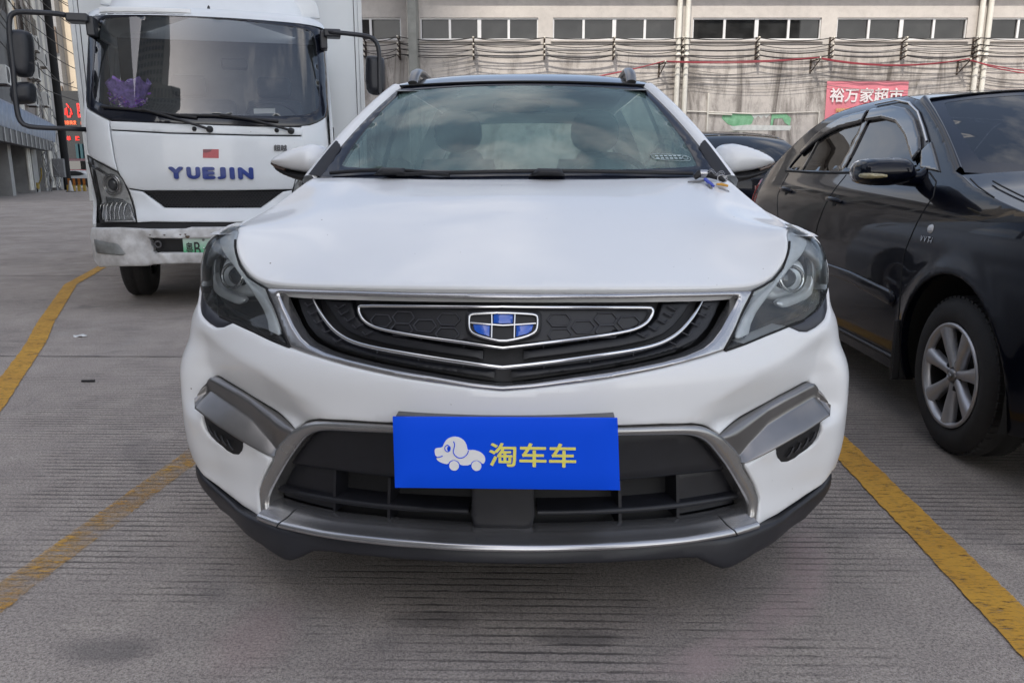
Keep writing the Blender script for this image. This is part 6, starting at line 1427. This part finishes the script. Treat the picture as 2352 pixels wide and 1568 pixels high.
# bonnet, windscreen, roof, rear glass, boot, nose and tail
def fz(y): return np.interp(y, [p[0] for p in fendtop], [p[1] for p in fendtop])
def edge(y, z): return float(sedX(np.array([y]), np.array([z]))[0])
us = np.linspace(-1, 1, 33)
ys_ = np.linspace(-.86, .27, 16); rows = []
for y in ys_:
    z = fz(y); x = edge(y, z) + .0; k = (y + .86) / 1.13
    rows.append([(u * x, y - (.10 + .06 * k) * (1 - u * u) * (.3 + .7 * k), z + .055 * (1 - u * u) * (1 - .35 * k) - .010 * k) for u in us])
loft(rows).build('bonnet', BLACKP, SW)
for sg in (1, -1):
    q = tube([(sg * (.93 * edge(y, fz(y)) - .02), y - .015, fz(y) + .010) for y in ys_[1:-2]], .0035, 5); q.build('bonnet_seam', GAP, SW)
def sws(u, v):
    b = np.array([u * .735, .30 - .27 * (1 - u * u), 1.10 - .035 * (1 - u * u)]); t = np.array([u * .555, 1.06 - .13 * (1 - u * u), 1.455 + .030 * (1 - u * u)]); p = b * (1 - v) + t * v; p[2] += .05 * v * (1 - v); return p
def swsurf(U, V, o):
    U = np.asarray(U, float); V = np.asarray(V, float); f = lambda a, b: np.array([sws(x / .6, y / .8) for x, y in zip(a, b)]); e = 1e-3
    n = np.cross(f(U + e, V) - f(U - e, V), f(U, V + e) - f(U, V - e)); n /= np.linalg.norm(n, axis=1)[:, None]; return f(U, V) + n * np.asarray(o)[:, None], n
wg = soften([(-.525, .09), (0, .07), (.525, .09), (.555, .12), (.565, .70), (.53, .745), (0, .75), (-.53, .745), (-.565, .70), (-.555, .12)], 1)
panel([(-.6, 0), (0, 0), (.6, 0), (.6, .8), (0, .8), (-.6, .8)], swsurf, .04, 0, .01, 0, [wg]).build('windscreen_border', FRIT, SW)
panel(wg, swsurf, .04, 0, 0, -.001).build('windscreen', GLASS_D, SW)
for sg in (1, -1):
    rows = []
    for v in np.linspace(0, 1, 14):
        y = .30 + .76 * v; z = float(np.interp(y, [p[0] for p in roofL], [p[1] for p in roofL])); a = np.array([edge(y, z), y, z]); b = sws(1., v); rows.append([tuple((a * (1 - q) + b * q + np.array([0, 0, .020 * math.sin(math.pi * q)])) * [sg, 1, 1]) for q in np.linspace(0, 1, 6)])
    loft(rows, flip=(sg > 0)).build('pillar', BLACKP, SW)
tube([tuple(p) for p in soft3([(-.62, .40, 1.128), (-.45, .22, 1.115), (-.20, .10, 1.098), (.05, .06, 1.09)], 2)], .011, 6, flat=1.4).build('wiper', PLASTIC_D, SW)
tube([tuple(p) for p in soft3([(-.05, .06, 1.10), (.25, .10, 1.098), (.50, .22, 1.11)], 2)], .011, 6, flat=1.4).build('wiper', PLASTIC_D, SW)
rows = []
for y in np.concatenate([[1.06, 1.10], np.linspace(1.2, 2.42, 12)]):
    z = float(np.interp(y, [p[0] for p in roofL], [p[1] for p in roofL])); x = edge(y, z); k = max(0, 1 - (y - 1.06) / .25)
    rows.append([(u * x, y - .13 * (1 - u * u) * k + .10 * (1 - u * u) * np.clip((y - 2.1) / .32, 0, 1), z + .032 * (1 - u * u) + .0) for u in us])
loft(rows).build('roof', BLACKP, SW)
tube([tuple(sws(u, 1.) + np.array([0, 0, .004])) for u in us], .004, 5).build('roof_seam', GAP, SW)
rows = []
for k in np.linspace(0, 1, 9):
    y = 2.42 + .70 * k; z = float(np.interp(y, [p[0] for p in roofL], [p[1] for p in roofL])); x = edge(y, z) - .035
    rows.append([(u * x, y + .10 * (1 - u * u), z + .030 * (1 - u * u) + .03 * math.sin(math.pi * k)) for u in us])
loft(rows).build('rear_window', GLASS_D, SW)
for sg in (1, -1):
    rw = []
    for k in np.linspace(0, 1, 9):
        y = 2.42 + .70 * k; z = float(np.interp(y, [p[0] for p in roofL], [p[1] for p in roofL])); x = edge(y, z); rw.append([(sg * (x - .045 * q), y, z + .006 * math.sin(q * 3.1) + .0) for q in (0, .35, .7, 1)])
    loft(rw, flip=(sg > 0)).build('pillar', BLACKP, SW)
rows = []
for y, z in [(3.10, 1.150), (3.16, 1.138), (3.35, 1.115), (3.52, 1.09), (3.585, 1.05), (3.605, .95), (3.615, .85), (3.62, .72), (3.625, .5), (3.58, .30), (3.45, .22)]:
    x = edge(min(y, 3.6), z); rows.append([(u * x, y + .10 * (1 - u * u), z + (.02 * (1 - u * u) if z > 1.0 else 0)) for u in us])
loft(rows).build('boot', BLACKP, SW)
rows = []
for y, z in [(-.86, .78), (-.91, .70), (-.935, .60), (-.945, .45), (-.93, .30), (-.88, .22)]:
    x = edge(max(y, -.92), z); rows.append([(u * x, y - .16 * (1 - u * u), z + (.055 * (1 - u * u) if z > .75 else .02 * (1 - u * u) * (z > .65))) for u in us])
loft(rows, flip=True).build('nose', BLACKP, SW)
TAIL = mat('tail_lamp_red', (.42, .01, .015), .15, coat=1., var=.3, vscale=20)
sp2(ccw([(3.30, 1.02), (3.38, 1.055), (3.50, 1.06), (3.59, 1.02), (3.605, .86), (3.50, .80), (3.38, .88)]), 'tail_lamp', TAIL, grid=.02, bevel=.008, skirt=.012, off=.008)
for sg in (1, -1):
    q = panel([(.50 * 1, .84), (.70, .82), (.72, 1.0), (.55, 1.03)], lambda u, v, o: (np.stack([u, 3.66 - .0 * u - .28 * np.clip(u - .45, 0, 1) ** 1.6 + np.asarray(o), v], -1), np.broadcast_to(np.array([0, 1., 0]), (len(u), 3))), .02, .006, .02, .0, flip=True); (q if sg > 0 else q.flipx()).build('tail_lamp', TAIL, SW)
    hl_ = panel(ccw([(-.90, .66), (-.60, .70), (-.45, .80), (-.62, .86), (-.86, .78)]), ssurf, .02, .006, .012, .006); (hl_ if sg > 0 else hl_.flipx()).build('headlight', LENS, SW)
# mirrors
for sg in (1, -1):
    o_ = soften([(.845, 1.105), (.87, 1.155), (.93, 1.163), (1.06, 1.158), (1.095, 1.135), (1.098, 1.085), (1.075, 1.052), (.98, 1.040), (.88, 1.052), (.848, 1.075)], 1)
    q = puff(o_, plane_xz(.50, .12, .9), .085, .012, .05); (q if sg > 0 else q.flipx()); mo = q.build('door_mirror', BLACKP, SW)
    q = panel(o_, plane_xz(.545, .12, .9), .03, .004, .01); q.f = [tuple(reversed(f)) for f in q.f]; (q if sg > 0 else q.flipx()).build('mirror_glass', CHROME, mo)
    q = puff(soften([(1.00, 1.092), (1.085, 1.098), (1.102, 1.093), (1.102, 1.080), (1.085, 1.073), (1.00, 1.078)], 1), lambda u, v, o: (np.stack([u, .408 + .05 * np.clip(u - 1.0, 0, 1) + 4.5 * np.clip(u - 1.055, 0, 1) ** 2 * 4.0 - np.asarray(o), v], -1), np.broadcast_to(np.array([0, -1., 0]), (len(u), 3))), .012, .008, .008); (q if sg > 0 else q.flipx()).build('turn_signal', mat('amber_grey_lens', (.34, .29, .16), .2, coat=.8, var=.2, vscale=80), mo)
    q = tube([(sg * .90, .54, 1.075), (sg * .80, .56, 1.07), (sg * .745, .58, 1.085)], [.030, .035, .05], 8); q.build('mirror_stem', BLACKP, mo)
    sp_ = panel(ccw([(.42, 1.10), (.62, 1.118), (.72, 1.195), (.67, 1.235)]), ssurf, .01, .004, .012, .008); (sp_ if sg > 0 else sp_.flipx()).build('mirror_sail', PB, SW)
# cabin, floor, arches, wheels
box((-.70, .2, .20), (.70, 3.5, .30)).build('underbody', PLASTIC_D, SW)
rows = [[(x, y, z) for x in np.linspace(-.70, .70, 5)] for y, z in [(.28, 1.06), (.62, 1.06), (.75, .98), (.72, .5)]]
loft(rows).build('dashboard', DASH, SW)
for x, y in ((-.36, 1.15), (.36, 1.15), (-.36, 2.05), (.36, 2.05)):
    s_ = MB(); q = box((x - .24, y, .40), (x + .24, y + .5, .58), .05); s_.add(q.v, q.f); q = box((x - .23, y + .42, .52), (x + .23, y + .58, 1.08), .06); s_.add(q.v, q.f); q = box((x - .13, y + .48, 1.10), (x + .13, y + .58, 1.26), .04); s_.add(q.v, q.f); s_.build('seat', SEAT, SW)
for sg in (1, -1):
    for y in (0, 2.6):
        rows = [[(sg * x, y + .405 * math.cos(a), .315 + .405 * math.sin(a)) for a in np.linspace(R(-16), R(196), 24)] for x in (.872, .60)]; rows.append([(sg * .60, y, .315)] * 24)
        loft(rows).build('wheel_arch', TREAD_D, SW)
    box((min(sg * .80, sg * .90), .405, .19), (max(sg * .80, sg * .90), .43, .46), .004).build('mud_flap', PLASTIC_D, SW)
w0 = make_wheel(SW, -.765, 0, .315, -1, .195, 7, .205)
for x, y in ((.765, 0), (-.765, 2.6), (.765, 2.6)):
    c_ = copy_tree(w0, SW); c_.location = (x, y, .315); c_.rotation_euler = (0, 0, math.pi if x > 0 else 0)
# the second saloon stands beyond, tail towards the camera
S2 = copy_tree(SW); S2['label'] = 'dark saloon parked tail-on in the gap behind the white car, mostly hidden'
S2.location = (2.62, 12.2, 0); S2.rotation_euler = (0, 0, math.pi); S2.scale = (1, 1, 1.06)

# ------------------------------------------------------------------ keys left on the bonnet, litter on the ground
kz = lambda x, y: float(hoodsurf(np.array([x]), np.array([y]), np.array([0.]))[0][0, 2])
kx, ky = .640, .955
key = empty('key_bunch', to_world(car, (kx, ky, kz(kx, ky))), -CARYAW, 'bunch of keys with blue and yellow tags lying on the white bonnet', 'keys')
def kp(x, y, h=.006): return (x - kx, y - ky, kz(x, y) + h - kz(kx, ky))
tube([kp(.565, .945, .008), kp(.60, .95, .008), kp(.625, .955, .012)], [.004, .0045, .006], 8, flat=.7).build('key_blade', SATIN_D, key)
tube([kp(.592, .985, .012), kp(.610, .985, .026), kp(.612, .985, .026)], [.009, .013, .012], 10).build('key_fob', PLASTIC_D, key)
tube([kp(.610, .985, .026), kp(.634, .985, .027)], .0125, 12).build('metal_barrel', SATIN, key)
tube([kp(.634, .985, .026), kp(.672, .975, .020), kp(.690, .965, .012)], [.0125, .010, .006], 10).build('key_fob', PLASTIC_D, key)
tube([kp(.618, .935, .020), kp(.634, .915, .010), kp(.640, .905, .008)], [.008, .010, .006], 10, flat=.6).build('key_tag', mat('tag_blue', (.03, .06, .42), .35, coat=.5), key)
tube([kp(.626, .912, .010), kp(.630, .885, .005)], .0045, 8, flat=.6).build('key_blade', SATIN_D, key)
tube([kp(.652, .915, .012), kp(.668, .915, .014), kp(.688, .915, .012)], [.006, .0085, .007], 10, flat=.6).build('key_tag', mat('tag_yellow', (.62, .30, .02), .4, coat=.3), key)
tube([kp(*p) for p in [(.656, .90, .006), (.672, .888, .005), (.686, .882, .005), (.682, .888, .005), (.668, .898, .006)]], .0018, 6, closed=True).build('key_ring', SATIN, key)
tube([(kp(.676 + .016 * math.cos(a), .945, .024 + .012 * math.sin(a))) for a in np.linspace(0, 6.283, 17)[:-1]], .0016, 6, closed=True).build('key_ring', SATIN, key)
ch = MB()
for k in range(12):
    t_ = k / 11.; p = kp(.636 + .046 * t_, .97 - .01 * t_, .036 + .006 * math.sin(t_ * 9)); q = tube([(p[0] + .004 * math.cos(a), p[1] + .003 * math.sin(a * 2 + k), p[2] + .004 * math.sin(a)) for a in np.linspace(0, 6.283, 9)[:-1]], .0010, 5, closed=True); ch.add(q.v, q.f)
ch.build('key_chain', SATIN, key)
q = at(203, 878, 1); 
def ground_at(px, py):
    a = at(px, py, 1.); k = CAM_Z / (CAM_Z - a[2]); return (a[0] * k, k)
gx_, gy_ = ground_at(203, 877.5)
m = box((-.035, -.006, 0), (.035, .006, .010), .002); ob = m.build('black_clip', PLASTIC_D); ob.location = (gx_, gy_, .003); ob.rotation_euler = (0, 0, .05); tag(ob, 'small black plastic strip lying on the concrete left of the white car', 'litter')
gx_, gy_ = ground_at(183, 773)
m = panel(soften([(-.05, -.02), (.03, -.03), (.06, .01), (.0, .03)], 1), plane_xy(.006), .02, 0, .002, lambda u, v: .006 * np.sin(u * 90) + .004 * np.cos(v * 120)); ob = m.build('paper_scrap', PAP); ob.location = (gx_, gy_, .004); tag(ob, 'scrap of white paper on the concrete between yellow line and truck wheel', 'litter')
